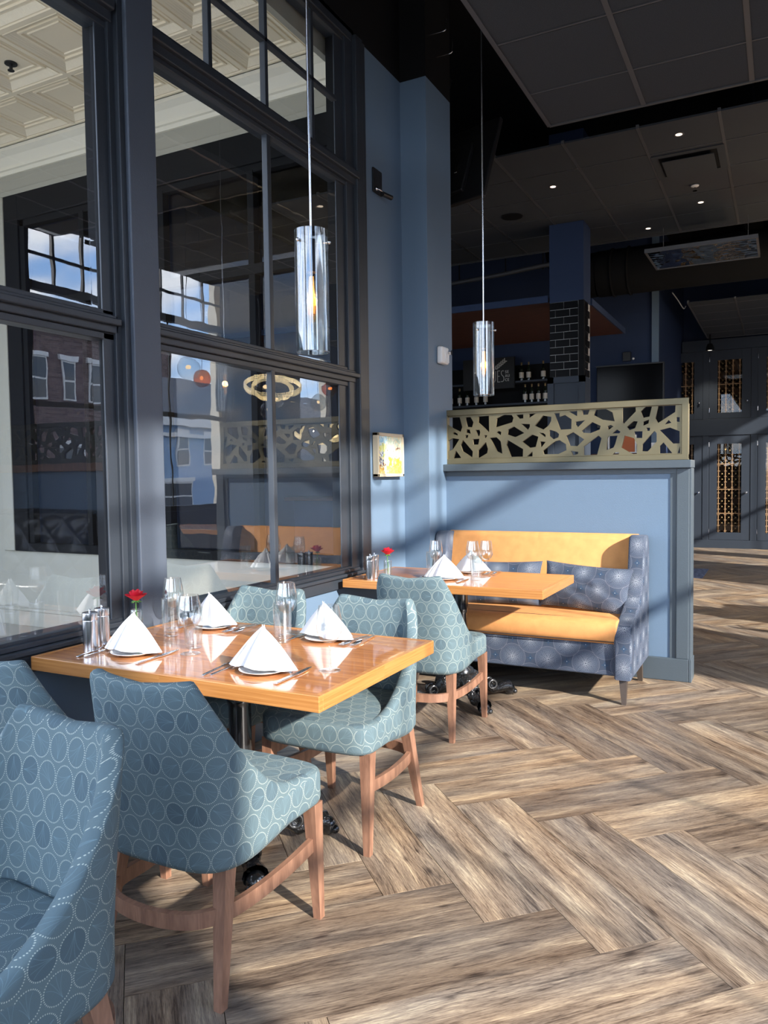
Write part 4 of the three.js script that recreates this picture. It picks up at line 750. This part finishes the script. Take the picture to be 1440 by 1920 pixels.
// ---------------------------------------------------------------- things on the blue wall and column
{
  const s = thing('wall_spotlight', 'small black wall spotlight with a chrome stem high on the blue wall', 'lamp', [-2.5, 3.35, -4.80]);
  obj('back_plate', bx(0, 0.014, 0.0, 0.165, -0.075, 0.055, 0.012), mBlackPlastic, s);
  obj('stem', tube([[0.012, 0.02, 0.02], [0.04, 0.015, 0.02], [0.06, -0.002, -0.03]], 0.005, 12, 8), mChrome, s);
  obj('lamp_head', [new THREE.CylinderGeometry(0.017, 0.017, 0.10, 20).rotateX(PI / 2).rotateY(-0.2).translate(0.06, -0.008, -0.05)], mBlackPlastic, s);
  obj('knob', [sph(0.014, 0.022, 0.022, 0.028)], mChrome, s);
  const p = thing('picture_frame', 'small bright yellow painting in a pale wood frame on the blue wall', 'picture', [-2.5, 1.408, -4.90]);
  const mFr = std({ color: L(0.72, 0.60, 0.42), roughness: 0.5 }), hw = 0.205, hh = 0.305, d = 0.045;
  obj('frame', [bx(0.004, d, 0, 0.022, -hw, hw, 0.003), bx(0.004, d, hh - 0.022, hh, -hw, hw, 0.003), bx(0.004, d, 0, hh, -hw, -hw + 0.022, 0.003), bx(0.004, d, 0, hh, hw - 0.022, hw, 0.003)], mFr, p);
  const art = canvasTex(256, 200, (c, W, H) => { // loose landscape dabs
    c.fillStyle = '#f1e6b8'; c.fillRect(0, 0, W, H);
    const r = rngOf(77), dab = (x, y, w, h, col, n, s) => { for (let i = 0; i < n; i++) { c.fillStyle = col[Math.floor(r() * col.length)]; c.beginPath(); c.ellipse(x + r() * w, y + r() * h, s * (0.5 + r()), s * (0.3 + r() * 0.5), r() * 3, 0, 7); c.fill(); } };
    dab(0, 0, 110, 50, ['#9fd3e8', '#c9ecf4', '#e8f6f4'], 90, 12); dab(100, 0, 156, 60, ['#dfead6', '#e9e4cc', '#c8d6c0'], 80, 12);
    dab(0, 50, 90, 60, ['#dfe58a', '#c3d07a', '#eef0b0'], 50, 12); dab(80, 60, 130, 80, ['#f6edd0', '#f3e6c4', '#fff6e0'], 80, 12);
    dab(100, 75, 70, 60, ['#5b5340', '#7a6f56'], 14, 5); dab(10, 80, 45, 70, ['#b9c3d6', '#6d7690', '#e9edf4'], 40, 8); dab(120, 120, 136, 80, ['#f2dc4e', '#f7e874', '#ecd23c'], 90, 12);
    dab(0, 160, 256, 40, ['#f0c35a', '#f5dd70', '#e6a85a'], 60, 12); dab(10, 140, 70, 20, ['#8a4a3a', '#6b4436'], 16, 6); dab(140, 100, 100, 60, ['#8a8030', '#a08a3a'], 12, 5); dab(190, 55, 50, 16, ['#7d5a44', '#a8836a'], 12, 6);
  });
  const a = new THREE.PlaneGeometry(2 * hw - 0.04, hh - 0.04).rotateY(PI / 2); const am = obj('canvas', a, std({ map: art, roughness: 0.6 }), p); am.position.set(0.034, hh / 2, 0);
  const e = thing('occupancy_sensor', 'white alarm sensor box with a knob on the blue column', 'sensor', [-2.295, 2.245, -5.42]);
  obj('housing', [bx(0, 0.045, 0, 0.13, -0.07, 0.07, 0.014)], mPlastic, e); obj('louvre', [bx(0.04, 0.052, 0.012, 0.118, -0.005, 0.018, 0.004), bx(0.04, 0.052, 0.012, 0.09, -0.055, -0.03, 0.004)], mPlastic, e); obj('knob', [new THREE.CylinderGeometry(0.018, 0.018, 0.03, 16).rotateZ(PI / 2).translate(0.06, 0.088, -0.045)], mChrome, e);
  // conduit hooks above
  for (const [y, z, n] of [[4.60, -5.30, 'upper'], [4.50, -5.42, 'lower']]) { const h = obj('pipe_hook', [tube([[-2.295, y, z], [-2.23, y, z], [-2.18, y + 0.005, z], [-2.175, y + 0.03, z], [-2.172, y + 0.09, z]], 0.005, 20, 6)], mSteel); tag(h, 'bent metal pipe hook near the column top, ' + n + ' of two', 'hook', 'pipe hooks'); }
  // television seen from behind
  const tv = thing('television', 'black television hanging behind the column, seen from behind', 'television', [-2.65, 3.93, -6.16]); tv.rotation.set(-0.35, -0.3, 0.0, 'YXZ');
  obj('panel', [bx(-0.62, 0.62, -0.36, 0.36, -0.02, 0.025, 0.01)], mBlackPlastic, tv); obj('screen', [bx(-0.60, 0.60, -0.34, 0.34, -0.024, -0.02)], mScreen, tv);
  obj('rear_housing', [bx(-0.42, 0.42, -0.28, 0.16, 0.025, 0.065, 0.012)], mBlackPlastic, tv); obj('bracket', [bx(-0.06, 0.06, -0.2, 0.2, 0.065, 0.09, 0.004), bx(-0.03, 0.03, -0.05, 0.9, 0.09, 0.13, 0.004)], mBlack, tv); obj('socket_plate', [bx(0.12, 0.19, -0.2, -0.12, 0.065, 0.075, 0.004), bx(0.3, 0.33, -0.1, 0.02, 0.065, 0.075, 0.004)], mSteel, tv);
}

// ---------------------------------------------------------------- ceiling fittings
function downlight(x, y, z, label, col = [1, 0.82, 0.62], I = 0.5) {
  const t = thing('downlight', label, 'lamp', [x, y, z], 0, 'recessed downlights');
  obj('trim_ring', lathe([[0.027, 0.0], [0.042, -0.002], [0.044, 0.003], [0.027, 0.004]], 24), mGrid, t);
  obj('lens', cyl(0.027, 0.027, 0.003, 0, -0.001, 0), glow(col[0], col[1], col[2], 1.2), t);
  const l = new THREE.SpotLight(L(...col), I, 0, 0.9, 0.6); l.name = 'downlight_beam'; l.position.set(0, -0.012, 0); l.target.position.set(0, -2, 0); l.shadow.radius = 1.5; l.castShadow = true; t.add(l, l.target);
}
downlight(-2.01, 4.203, -7.60, 'pinkish downlight left in the charcoal tile ceiling', [1, 0.74, 0.6]);
downlight(-0.785, 4.203, -6.955, 'brightest downlight in front of the ceiling vent');
downlight(-0.775, 4.203, -8.79, 'downlight just behind the white sprinkler');
downlight(-1.39, 4.203, -9.42, 'rearmost downlight of the charcoal tile ceiling');
{
  const v = thing('ceiling_vent', 'dark square air diffuser in the charcoal tile ceiling', 'vent', [-0.765, 4.2, -7.62]);
  obj('frame', [bx(-0.3, 0.3, -0.006, 0.004, -0.3, -0.24), bx(-0.3, 0.3, -0.006, 0.004, 0.24, 0.3), bx(-0.3, -0.24, -0.006, 0.004, -0.24, 0.24), bx(0.24, 0.3, -0.006, 0.004, -0.24, 0.24)], mTile, v);
  obj('baffle', [bx(-0.215, 0.215, -0.035, -0.028, -0.215, 0.215, 0.003)], mTile, v); obj('throat', [bx(-0.24, 0.24, 0.0, 0.003, -0.24, 0.24)], mBlack, v);
  const s = thing('sprinkler_head', 'white sprinkler head below the charcoal tile ceiling', 'sprinkler', [-0.78, 4.2, -8.23]);
  obj('escutcheon', lathe([[0, 0], [0.04, 0], [0.036, -0.012], [0.02, -0.016], [0, -0.016]], 20), mPlastic, s); obj('deflector', [cyl(0.008, 0.008, 0.035, 0, -0.05, 0), cyl(0.022, 0.022, 0.004, 0, -0.054, 0)], mChrome, s);
  const sp = obj('ceiling_speaker', cyl(0.115, 0.115, 0.006, -2.63, 4.196, -8.24, 32), mBlackPlastic); tag(sp, 'round dark loudspeaker in the charcoal tile ceiling', 'speaker');
  // shiny rippled metal panel that mirrors the room
  const lp = thing('reflective_panel', 'framed shiny panel hanging on wires under the duct', 'panel', [-0.77, 3.78, -9.2]); lp.rotation.x = 0.02;
  obj('face', bx(-0.55, 0.52, -0.004, 0.0, -0.46, 0.40), std({ color: L(0.5, 0.5, 0.49), roughness: 0.06, metalness: 1, bumpMap: waveTex, bumpScale: 0.012 }), lp); { const g = lp.children[0].geometry, p = g.attributes.position, uv = g.attributes.uv; for (let i = 0; i < p.count; i++) uv.setXY(i, (p.getX(i) + 0.55) / 1.07, (p.getZ(i) + 0.46) / 0.86); }
  obj('frame', [bx(-0.565, 0.535, -0.01, 0.03, -0.475, -0.455), bx(-0.565, 0.535, -0.01, 0.03, 0.395, 0.415), bx(-0.565, -0.545, -0.01, 0.03, -0.46, 0.4), bx(0.515, 0.535, -0.01, 0.03, -0.46, 0.4)], mGrid, lp);
  for (const x of [-0.45, 0.42]) obj('wire', cyl(0.003, 0.003, 1.42, x, 0.02, -0.2, 6), mSteel, lp);
  const du = thing('air_duct', 'large round black air duct along the back of the room', 'duct', [0, 0, 0]);
  obj('pipe', new THREE.CylinderGeometry(0.31, 0.31, 4.7, 40).rotateZ(PI / 2).translate(0.05, 4.18, -11.15), mBlack, du);
  obj('collar', [-2.1, -1.88].map((x) => new THREE.TorusGeometry(0.315, 0.016, 8, 40).rotateY(PI / 2).translate(x, 4.18, -11.15)), mBlack, du);
  obj('elbow', [tube([[-2.3, 4.18, -11.15], [-2.55, 4.2, -11.15], [-2.75, 4.5, -11.2], [-2.78, 5.15, -11.2]], 0.30, 20, 24)], mBlack, du);
  const cp = thing('conduit_pipe', 'grey conduit pipe running along the dark ceiling before the column', 'pipe', [0, 0, 0]);
  obj('pipe', tube([[-4.6, 3.98, -9.9], [-3.4, 4.03, -9.9], [-2.6, 4.08, -9.9], [-2.42, 4.06, -9.92]], 0.028, 30, 10), std({ color: L(0.06, 0.06, 0.065), roughness: 0.6 }), cp);
  for (const x of [-3.9, -3.25, -2.75]) obj('hanger', cyl(0.008, 0.008, 1.15, x, 4.03, -9.9, 6), mBlack, cp);
  const cb = obj('cable', tube([[-1.35, 3.85, -11.3], [-1.3, 3.78, -11.5], [-1.25, 3.7, -11.7], [-1.24, 3.76, -11.88]], 0.008, 24, 6), std({ color: L(0.25, 0.25, 0.26), roughness: 0.6 })); tag(cb, 'grey cable sagging below the duct beside the far ceiling', 'cable');
  const tl = thing('track_spotlight', 'small black spotlight over the wine cabinets', 'lamp', [-1.14, 3.52, -14.79]);
  obj('stem', cyl(0.012, 0.012, 0.24, 0, 0.10, 0, 8), mBlack, tl); obj('lamp_head', lathe([[0.0, 0.13], [0.04, 0.12], [0.06, 0.07], [0.07, 0.0], [0.066, 0.0], [0.055, 0.07], [0, 0.1]], 20), mBlack, tl); obj('bulb', cyl(0.05, 0.05, 0.006, 0, 0.012, 0), glow(1, 0.92, 0.8, 2), tl);
  const l = new THREE.SpotLight(L(1, 0.9, 0.75), 2.0, 0, 0.7, 0.6); l.name = 'track_beam'; l.position.set(0, -0.01, 0); l.target.position.set(-0.1, -2, -0.5); l.castShadow = true; tl.add(l, l.target);
}

// ---------------------------------------------------------------- bar
{
  const col = struct('column', 'blue column tiled with black subway brick');
  const X0 = -2.36, X1 = -1.975, Z0 = -9.1, Z1 = -8.75, yT = 3.337, yB = 2.50;
  obj('upper_column', bx(X0, X1, yT, 5.2, Z0, Z1, 0.003), mNavy, col);
  obj('mortar_core', bx(X0 + 0.006, X1 - 0.006, yB, yT, Z0 + 0.006, Z1 - 0.006), std({ color: L(0.40, 0.40, 0.39), roughness: 0.9 }), col);
  obj('lower_column', [bx(X0, X1, 0, yB - 0.001, Z0, Z1), bx(X0 - 0.02, X0 + 0.05, 0, yB, Z1 - 0.01, Z1 + 0.02), bx(X1 - 0.05, X1 + 0.02, 0, yB, Z1 - 0.01, Z1 + 0.02), bx(X0 - 0.02, X1 + 0.02, yB - 0.07, yB, Z1 - 0.01, Z1 + 0.02)], mCabinet, col);
  obj('corner_trim', bx(X1 - 0.055, X1 + 0.004, yB, yT, Z1 - 0.05, Z1 + 0.006), mBlack, col);
  const mBr = phy({ color: L(0.006, 0.006, 0.007), roughness: 0.35, specularIntensity: 0.1 }), bw = 0.163, bh = 0.0837, gp = 0.007;
  for (let r = 0; r < 10; r++) {
    const y = yB + r * bh, off = r % 2 ? 0 : -0.095;
    for (let x = X0 + off; x < X1 - 0.06; x += bw) { const a = Math.max(X0, x) + gp / 2, b = Math.min(X1 - 0.058, x + bw) - gp / 2; if (b - a > 0.01) obj('brick', bx(a, b, y + gp / 2, y + bh - gp / 2, Z1 - 0.01, Z1 + 0.003), mBr, col); }
    for (let z = Z1 - 0.055 - (r % 2 ? 0 : 0.08); z > Z0; z -= bw) { const b = Math.min(z + bw, Z1 - 0.055) - gp / 2, a = Math.max(Z0, z) + gp / 2; if (b - a > 0.01) obj('brick', bx(X1 - 0.01, X1 + 0.003, y + gp / 2, y + bh - gp / 2, a, b), mBr, col); }
  }
  const so = thing('bar_soffit', 'reddish brown wooden canopy over the bar', 'canopy');
  obj('underside', [bx(-7.1, -2.37, 3.35, 3.40, -11.25, -8.75), bx(-2.37, -1.98, 3.35, 3.40, -11.25, -9.12)], mSoffit, so); obj('fascia', bx(-7.1, -2.37, 3.345, 3.42, -8.75, -8.72), mNavy, so); obj('side_fascia', bx(-1.98, -1.96, 3.345, 3.42, -11.25, -9.12), mNavy, so);
  [[-2.86, -9.70, 'nearest the tiled column'], [-3.83, -10.06, 'left of the pendant'], [-3.54, -10.82, 'right behind the pendant']].forEach(([x, z, n]) => downlight(x, 3.352, z, 'small downlight in the wooden bar canopy, ' + n, [1, 0.85, 0.68], 0.8));
  const bc = thing('bar_counter', 'dark bar counter behind the lattice screen', 'counter', [0, 0, 0]);
  obj('front', bx(-6.5, -2.45, 0, 1.06, -10.1, -9.7), mNavy, bc); obj('worktop', bx(-6.55, -2.4, 1.06, 1.11, -10.15, -9.5, 0.006), mSoffit, bc);
  const sh = thing('back_bar_shelf', 'dark back bar shelving with rows of bottles', 'shelf', [0, 0, 0]);
  for (const y of [2.56, 2.915]) obj('shelf', bx(-5.9, -3.1, y - 0.03, y, -12.5, -12.2), mCabinet, sh);
  obj('back_panel', bx(-5.9, -3.1, 1.2, 3.2, -12.5, -12.48), mBlack, sh); obj('cabinet', bx(-5.9, -3.1, 0, 1.2, -12.5, -12.05), mCabinet, sh);
  const bottle = thing('bottle', '', 'bottle', [0, 0, 0], 0, 'bottles on the back bar shelves');
  obj('body', lathe([[0, 0], [0.036, 0], [0.037, 0.01], [0.037, 0.18], [0.03, 0.205], [0.014, 0.225], [0.013, 0.29], [0.015, 0.292], [0.015, 0.3], [0, 0.3]], 16), mBottle, bottle); obj('label', lathe([[0.0375, 0.05], [0.0375, 0.14]], 16), mLabel, bottle); obj('capsule', lathe([[0.0145, 0.255], [0.0155, 0.302], [0, 0.303]], 12), mFoil, bottle);
  const spots = [[-3.72, 2.56], [-3.61, 2.56], [-3.5, 2.56], [-3.39, 2.56], [-5.02, 2.56], [-4.86, 2.56], [-4.72, 2.56], [-4.56, 2.56], [-4.4, 2.56], [-3.78, 2.915], [-3.66, 2.915], [-3.42, 2.915]];
  const hi = ['left of the trio on the upper shelf', 'middle of the trio on the upper shelf', 'right of the trio on the upper shelf, by the tiled column'];
  spots.forEach(([x, y], i) => { const lab = y > 2.8 ? 'dark bottle ' + hi[i - 9] : i < 4 ? ['first', 'second', 'third', 'fourth'][i] + ' pale labelled bottle of the four just left of the tiled column' : ['first', 'second', 'third', 'fourth', 'fifth'][i - 4] + ' bottle from the left below the far pendant'; if (i === 0) { bottle.position.set(x, y, -12.3); bottle.userData.label = lab; } else dup(bottle, [x, y, -12.3], i, lab); });
  const st = canvasTex(880, 500, (c, W, H) => { c.fillStyle = '#060607'; c.fillRect(0, 0, W, H); c.strokeStyle = c.fillStyle = '#a9a9a5'; c.lineWidth = 11; const ln = (...p) => { c.beginPath(); c.moveTo(p[0], p[1]); for (let i = 2; i < p.length; i += 2) c.lineTo(p[i], p[i + 1]); c.stroke(); };
    ln(490, 212, 490, 350, 510, 390, 545, 390, 565, 350, 565, 212); ln(642, 214, 598, 214, 598, 392, 642, 392); ln(598, 300, 634, 300);
    c.beginPath(); c.moveTo(706, 222); c.bezierCurveTo(660, 195, 645, 260, 678, 290); c.bezierCurveTo(720, 320, 716, 410, 652, 385); c.stroke();
    c.font = 'bold 62px sans-serif'; ['SE', 'AU', 'CE'].forEach((t, k) => c.fillText(t, 722, 258 + k * 64));
    c.lineWidth = 6; ln(540, 190, 735, 45); for (let k = 0; k < 6; k++) { const x = 560 + k * 30, y = 172 - k * 22; c.beginPath(); c.ellipse(x + 4, y - 26, 26, 9, -1.25, 0, 7); c.fill(); c.beginPath(); c.ellipse(x + 26, y + 6, 26, 9, -0.15, 0, 7); c.fill(); } });
  const sg = thing('bar_sign', 'white lettered black bar sign with a sprig beside the far pendant', 'sign', [-4.29, 2.80, -12.14]);
  obj('board', bx(-0.44, 0.44, 0, 0.5, -0.04, -0.002), mBlack, sg); obj('lettering', new THREE.PlaneGeometry(0.88, 0.5).translate(0, 0.25, 0), std({ map: st, roughness: 0.6 }), sg);
  const tv = thing('television', 'large black television on the navy wall beside the tiled column', 'television', [-2.06, 2.1, -12.38]); tv.rotation.y = 0.03;
  obj('screen', bx(-0.52, 0.46, 0, 0.95, 0.0, 0.06, 0.01), mScreen, tv); obj('bezel', [bx(0.455, 0.475, 0, 0.96, 0, 0.065), bx(-0.53, 0.475, 0.945, 0.965, 0, 0.065)], mBlackPlastic, tv); obj('arm', bx(-0.1, 0.1, 0.3, 0.6, -0.1, 0), mBlackPlastic, tv);
  const sn = thing('wall_sensor', 'small dark box with a white tip on the navy wall over the television', 'sensor', [-2.15, 3.13, -12.5]); obj('box', bx(-0.06, 0.06, 0, 0.14, 0, 0.06, 0.006), mBlackPlastic, sn); obj('tip', sph(0.02, 0.1, 0.03, 0.05), mPlastic, sn);
  const pc = obj('wall_card', bx(-1.78, -1.70, 1.72, 1.86, -12.44, -12.43), mPlastic); tag(pc, 'small white card on the blue edge of the navy wall, seen through the screen', 'card');
  const sc = thing('service_counter', 'dark service counter below the television, seen through the lattice screen', 'counter', [0, 0, -12.24]);
  obj('body', bx(-3.05, -1.8, 0, 1.66, -0.24, 0.18), mCabinet, sc); obj('worktop', bx(-3.08, -1.79, 1.66, 1.70, -0.24, 0.22, 0.004), mSoffit, sc);
  const fr = thing('tray_stand', 'orange panel in a white frame glimpsed through the right of the lattice screen', 'tray', [-2.1, 1.70, -12.2]);
  obj('panel', bx(-0.10, 0.12, 0.02, 0.27, -0.02, 0.02, 0.004), std({ color: L(0.55, 0.14, 0.04), roughness: 0.6 }), fr); obj('frame', [bx(-0.28, 0.16, 0, 0.02, -0.03, 0.03), bx(0.12, 0.14, 0.02, 0.28, -0.03, 0.03), bx(-0.28, -0.26, 0.02, 0.28, -0.03, 0.03)], mPlastic, fr);
  for (const [x, z, n] of [[-2.88, -12.16, 'right'], [-3.0, -12.2, 'left']]) { const m = obj('menu_card', bx(-0.055, 0.055, 0, 0.22, -0.004, 0.004), mPlastic); m.position.set(x, 1.70, z); m.rotation.y = 0.2; tag(m, 'white card standing behind the middle of the lattice screen, ' + n + ' one', 'card', 'white cards behind the lattice'); }
}

// ---------------------------------------------------------------- wine cabinets
{
  const zF = -15.38, cols = [-2.0, -1.2, -0.4, 0.4];
  const bottle = thing('wine_bottle', 'dark wine bottle lying in the wine cabinet rack', 'bottle', [0, -9, 0], 0, 'wine bottles in the cabinet racks');
  obj('bottle', lathe([[0, 0], [0.036, 0], [0.037, 0.17], [0.014, 0.22], [0.014, 0.29], [0, 0.292]], 12).rotateX(PI / 2).translate(0, 0, -0.3), mBottle, bottle); obj('capsule', lathe([[0.0148, 0.24], [0.0152, 0.296], [0, 0.297]], 10).rotateX(PI / 2).translate(0, 0, -0.3), mFoil, bottle);
  let placed = 0; const ORD = 'first second third fourth fifth sixth seventh eighth ninth tenth eleventh twelfth thirteenth fourteenth fifteenth sixteenth seventeenth eighteenth nineteenth'.split(' ');
  const r = rngOf(55);
  cols.forEach((x0, ci) => {
    for (const [lv, y0, y1, py0, py1] of [['lower', 0.15, 2.06, 0.29, 1.905], ['upper', 2.36, 3.6, 2.47, 3.42]]) {
      const pos = ['by the partition', 'in the middle', 'at the right edge', 'beyond the right edge'][ci];
      const c = thing('wine_cabinet', 'dark grey ' + lv + ' wine cabinet ' + pos + ' with a glass door', 'cabinet', [x0 + 0.4, y0, zF], 0, 'wine cabinets'), Y = (y) => y - y0;
      obj('carcass', [bx(-0.4, 0.4, 0, Y(y1), -0.36, -0.34), bx(-0.4, -0.385, 0, Y(y1), -0.34, -0.02), bx(0.385, 0.4, 0, Y(y1), -0.34, -0.02), bx(-0.4, 0.4, 0, 0.015, -0.34, -0.02), bx(-0.4, 0.4, Y(y1) - 0.015, Y(y1), -0.34, -0.02)], mRackDark, c);
      obj('face_frame', [bx(-0.4, -0.385, 0, Y(y1), -0.02, 0.0), bx(0.30, 0.4, 0, Y(y1), -0.02, 0.012, 0.003)], mCabinet, c);
      const px0 = -0.255, px1 = 0.15, d = obj('door', [bx(-0.385, px0, 0.004, Y(y1) - 0.004, -0.02, 0.004, 0.002), bx(px1, 0.297, 0.004, Y(y1) - 0.004, -0.02, 0.004, 0.002), bx(px0, px1, 0.004, Y(py0), -0.02, 0.004, 0.002), bx(px0, px1, Y(py1), Y(y1) - 0.004, -0.02, 0.004, 0.002)], mCabinet, c);
      const gl = obj('glass', new THREE.PlaneGeometry(px1 - px0, py1 - py0), mPane, d); gl.position.set((px0 + px1) / 2, Y((py0 + py1) / 2), -0.008);
      const ky = lv === 'lower' ? 1.02 : 2.665; obj('knob', [sph(0.022, 0.235, Y(ky), 0.035), new THREE.CylinderGeometry(0.007, 0.007, 0.03, 8).rotateX(PI / 2).translate(0.235, Y(ky), 0.015)], mChrome, d);
      for (const hy of [0.12, Y(y1) - 0.2]) obj('hinge', [cyl(0.008, 0.008, 0.08, -0.39, hy, 0.006, 8)], mSteel, d);
      const rk = obj('wine_rack', [0, 1, 2, 3].flatMap((k) => { const x = -0.232 + k * 0.115, o = [bx(x - 0.007, x + 0.007, 0.02, Y(y1) - 0.02, -0.075, -0.06)]; for (let y = 0.06; y < Y(y1) - 0.05; y += 0.1) o.push(bx(x - 0.02, x + 0.02, y - 0.006, y + 0.006, -0.3, -0.055)); return o; }), mRackWood, c);
      obj('rail', (lv === 'lower' ? [0.48, 0.92, 1.38] : [0.62]).map((y) => bx(-0.26, 0.155, y, y + 0.014, -0.06, -0.05)), mRackWood, c);
      if (ci > 2 || (ci === 0 && lv === 'lower')) continue;
      for (let k = 0; k < (ci === 2 ? 1 : 3); k++) for (let y = 0.11; y < Y(y1) - 0.09; y += 0.1) {
        if (r() < 0.22) continue;
        const at = [x0 + 0.4 - 0.175 + k * 0.115, y0 + y - 0.002, zF - 0.045 - r() * 0.02];
        if (!placed) { bottle.position.set(...at); placed = 1; } else dup(bottle, at, 0); (placed === 2 ? scene.children.at(-1) : bottle).userData.label = 'wine bottle in the ' + lv + ' cabinet ' + pos + ', ' + ['left', 'middle', 'right'][k] + ' column, ' + ORD[Math.round((y - 0.11) / 0.1)] + ' up'; placed = 2;
      }
    }
  });
  for (const [n, y0, y1, lab] of [['cabinet_plinth', 0, 0.15, 'dark plinth along the floor under the wine cabinets'], ['cabinet_rail', 2.06, 2.36, 'wide dark rail between the upper and lower wine cabinets'], ['cabinet_cornice', 3.6, 3.8, 'dark cornice board over the upper wine cabinets']]) tag(obj(n, bx(-1.66, 2.4, y0, y1, zF - 0.36, zF + 0.018, 0.004), mCabinet), lab, 'cabinet trim');
  const rugT = dataTex(256, 256, (s, t) => { const n = fbm(s * 14, t * 14, 3) * 60 + noise(s * 80, t * 80) * 20; return [88 + n, 98 + n, 124 + n]; });
  const rg = obj('rug', bx(-2.2, -0.92, 0.0, 0.008, -11.98, -10.95), std({ map: rugT, roughness: 1 })); tag(rg, 'blue grey patterned rug showing past the end of the half wall', 'rug');
}

// ---------------------------------------------------------------- things that only the window glass mirrors
{
  const b = thing('tufted_booth', 'black button-tufted leather booth mirrored in the left window pane', 'booth', [1.62, 0, -5.0]);
  const mLea = phy({ color: L(0.03, 0.028, 0.024), roughness: 0.32, clearcoat: 0.3 });
  const rows = [], W = 1.6, y0 = 0.45, y1 = 1.12; for (let i = 0; i <= 48; i++) { const q = []; for (let j = 0; j <= 96; j++) { const v = i / 48, u = j / 96, gx = u * W / 0.18, gy = v * (y1 - y0) / 0.14, A = Math.abs(Math.sin((gx + gy) * PI / 2)), B = Math.abs(Math.sin((gx - gy) * PI / 2)), puff = Math.pow(Math.min(A, B), 0.5) * 0.035; q.push([u * W - W / 2, lerp(y0, y1, v), -0.2 - 0.1 * v + puff - 0.12 * Math.pow(v, 14)]); } rows.push(q); }
  obj('tufted_back', gridGeo(rows.map((q) => q.slice())), mLea, b); obj('seat', bx(-W / 2, W / 2, 0.32, 0.48, -0.22, 0.32, 0.04), mLea, b); obj('plinth', bx(-W / 2, W / 2, 0, 0.32, -0.3, 0.26), mBlack, b); obj('back_core', bx(-W / 2, W / 2, 0.3, 1.08, -0.36, -0.3), mLea, b);
  const vY = 0; // lamps on the street side
  const glob = (x, y, z, r, m, label) => { const g = thing('globe_pendant', label, 'lamp', [x, y, z], 0, 'glass globe pendants'); obj('globe', sph(r, 0, 0, 0, 28, 20), m, g); obj('cord', cyl(0.003, 0.003, 5.2 - y - r, 0, r, 0, 6), mBlack, g); obj('bulb', sph(0.022, 0, 0.01, 0), glow(1, 0.7, 0.35, 3), g); const l = new THREE.PointLight(L(1, 0.7, 0.4), 0.25); l.name = 'globe_light'; l.position.set(0, 0.01, 0); g.add(l); };
  const mClear = phy({ color: L(0.9, 0.92, 0.92), transmission: 1, thickness: 0, roughness: 0, ior: 1.7 });
  glob(0.8, 2.55, -8.12, 0.105, mClear, 'clear bubble globe mirrored beside the window bar, upper left of three'); glob(0.8, 2.41, -8.36, 0.105, mClear, 'clear bubble globe mirrored beside the window bar, right of three'); glob(0.8, 2.27, -8.18, 0.095, mClear, 'clear bubble globe mirrored beside the window bar, lowest of three');
  glob(0.8, 2.46, -9.40, 0.12, mSmoke, 'smoky globe lamp mirrored against the sky'); glob(0.8, 2.68, -9.72, 0.11, mAmber, 'amber globe lamp mirrored at the right of the window'); glob(0.8, 2.63, -6.70, 0.13, mClear, 'large clear globe lamp mirrored against the roofs'); glob(0.8, 2.54, -6.92, 0.1, mAmber, 'amber globe lamp mirrored beside the large clear one');
  const mCry = std({ color: L(0.8, 0.75, 0.6), roughness: 0.15, metalness: 0.3, emissive: L(1, 0.82, 0.42), emissiveIntensity: 0.5 });
  const chand = (x, y, z, s, label) => {
    const c = thing('crystal_chandelier', label, 'chandelier', [x, y, z], 0, 'crystal ring chandeliers');
    [[0.34, 0, 0.35, 0.3], [0.24, -0.06, -0.4, -0.2]].forEach(([R, dy, rx, rz]) => {
      const g = []; const q = rngOf(4); for (let k = 0; k < 90; k++) for (let m = 0; m < 3; m++) { const a = k / 90 * 2 * PI; g.push(new THREE.OctahedronGeometry(0.015 * s, 0).rotateY(q() * 3).translate(Math.cos(a) * R * s, dy + (m - 1) * 0.024 * s, Math.sin(a) * R * s)); }
      const o = obj('crystal_ring', g, mCry, c); o.rotation.set(rx, 0, rz);
    });
    obj('wire', [-0.2, 0.2].map((dx) => cyl(0.002, 0.002, 5.2 - y, dx, 0, 0, 6)), mSteel, c);
    const l = new THREE.PointLight(L(1, 0.8, 0.5), 1.2); l.name = 'crystal_light'; c.add(l);
  };
  chand(1.3, 2.69, -9.0, 1.15, 'crystal ring chandelier mirrored above the clear bubbles'); chand(1.3, 2.11, -10.2, 1.15, 'crystal ring chandelier mirrored in front of the lattice at the right');
  const t3 = scene.children.find((o) => o.name === 'dining_table'), ct = dup(t3, [1.5, 0, -7.9], 0, 'varnished table by the street windows, mirrored in the near window');
  dup(chair, [0.75, 0, -7.9], PI / 2, 'chair at the street side table, mirrored left of the partition'); dup(chair, [1.4, 0, -7.2], PI, 'chair with its back to the glass at the street side table, mirrored');
}
renderer.render(scene, camera);
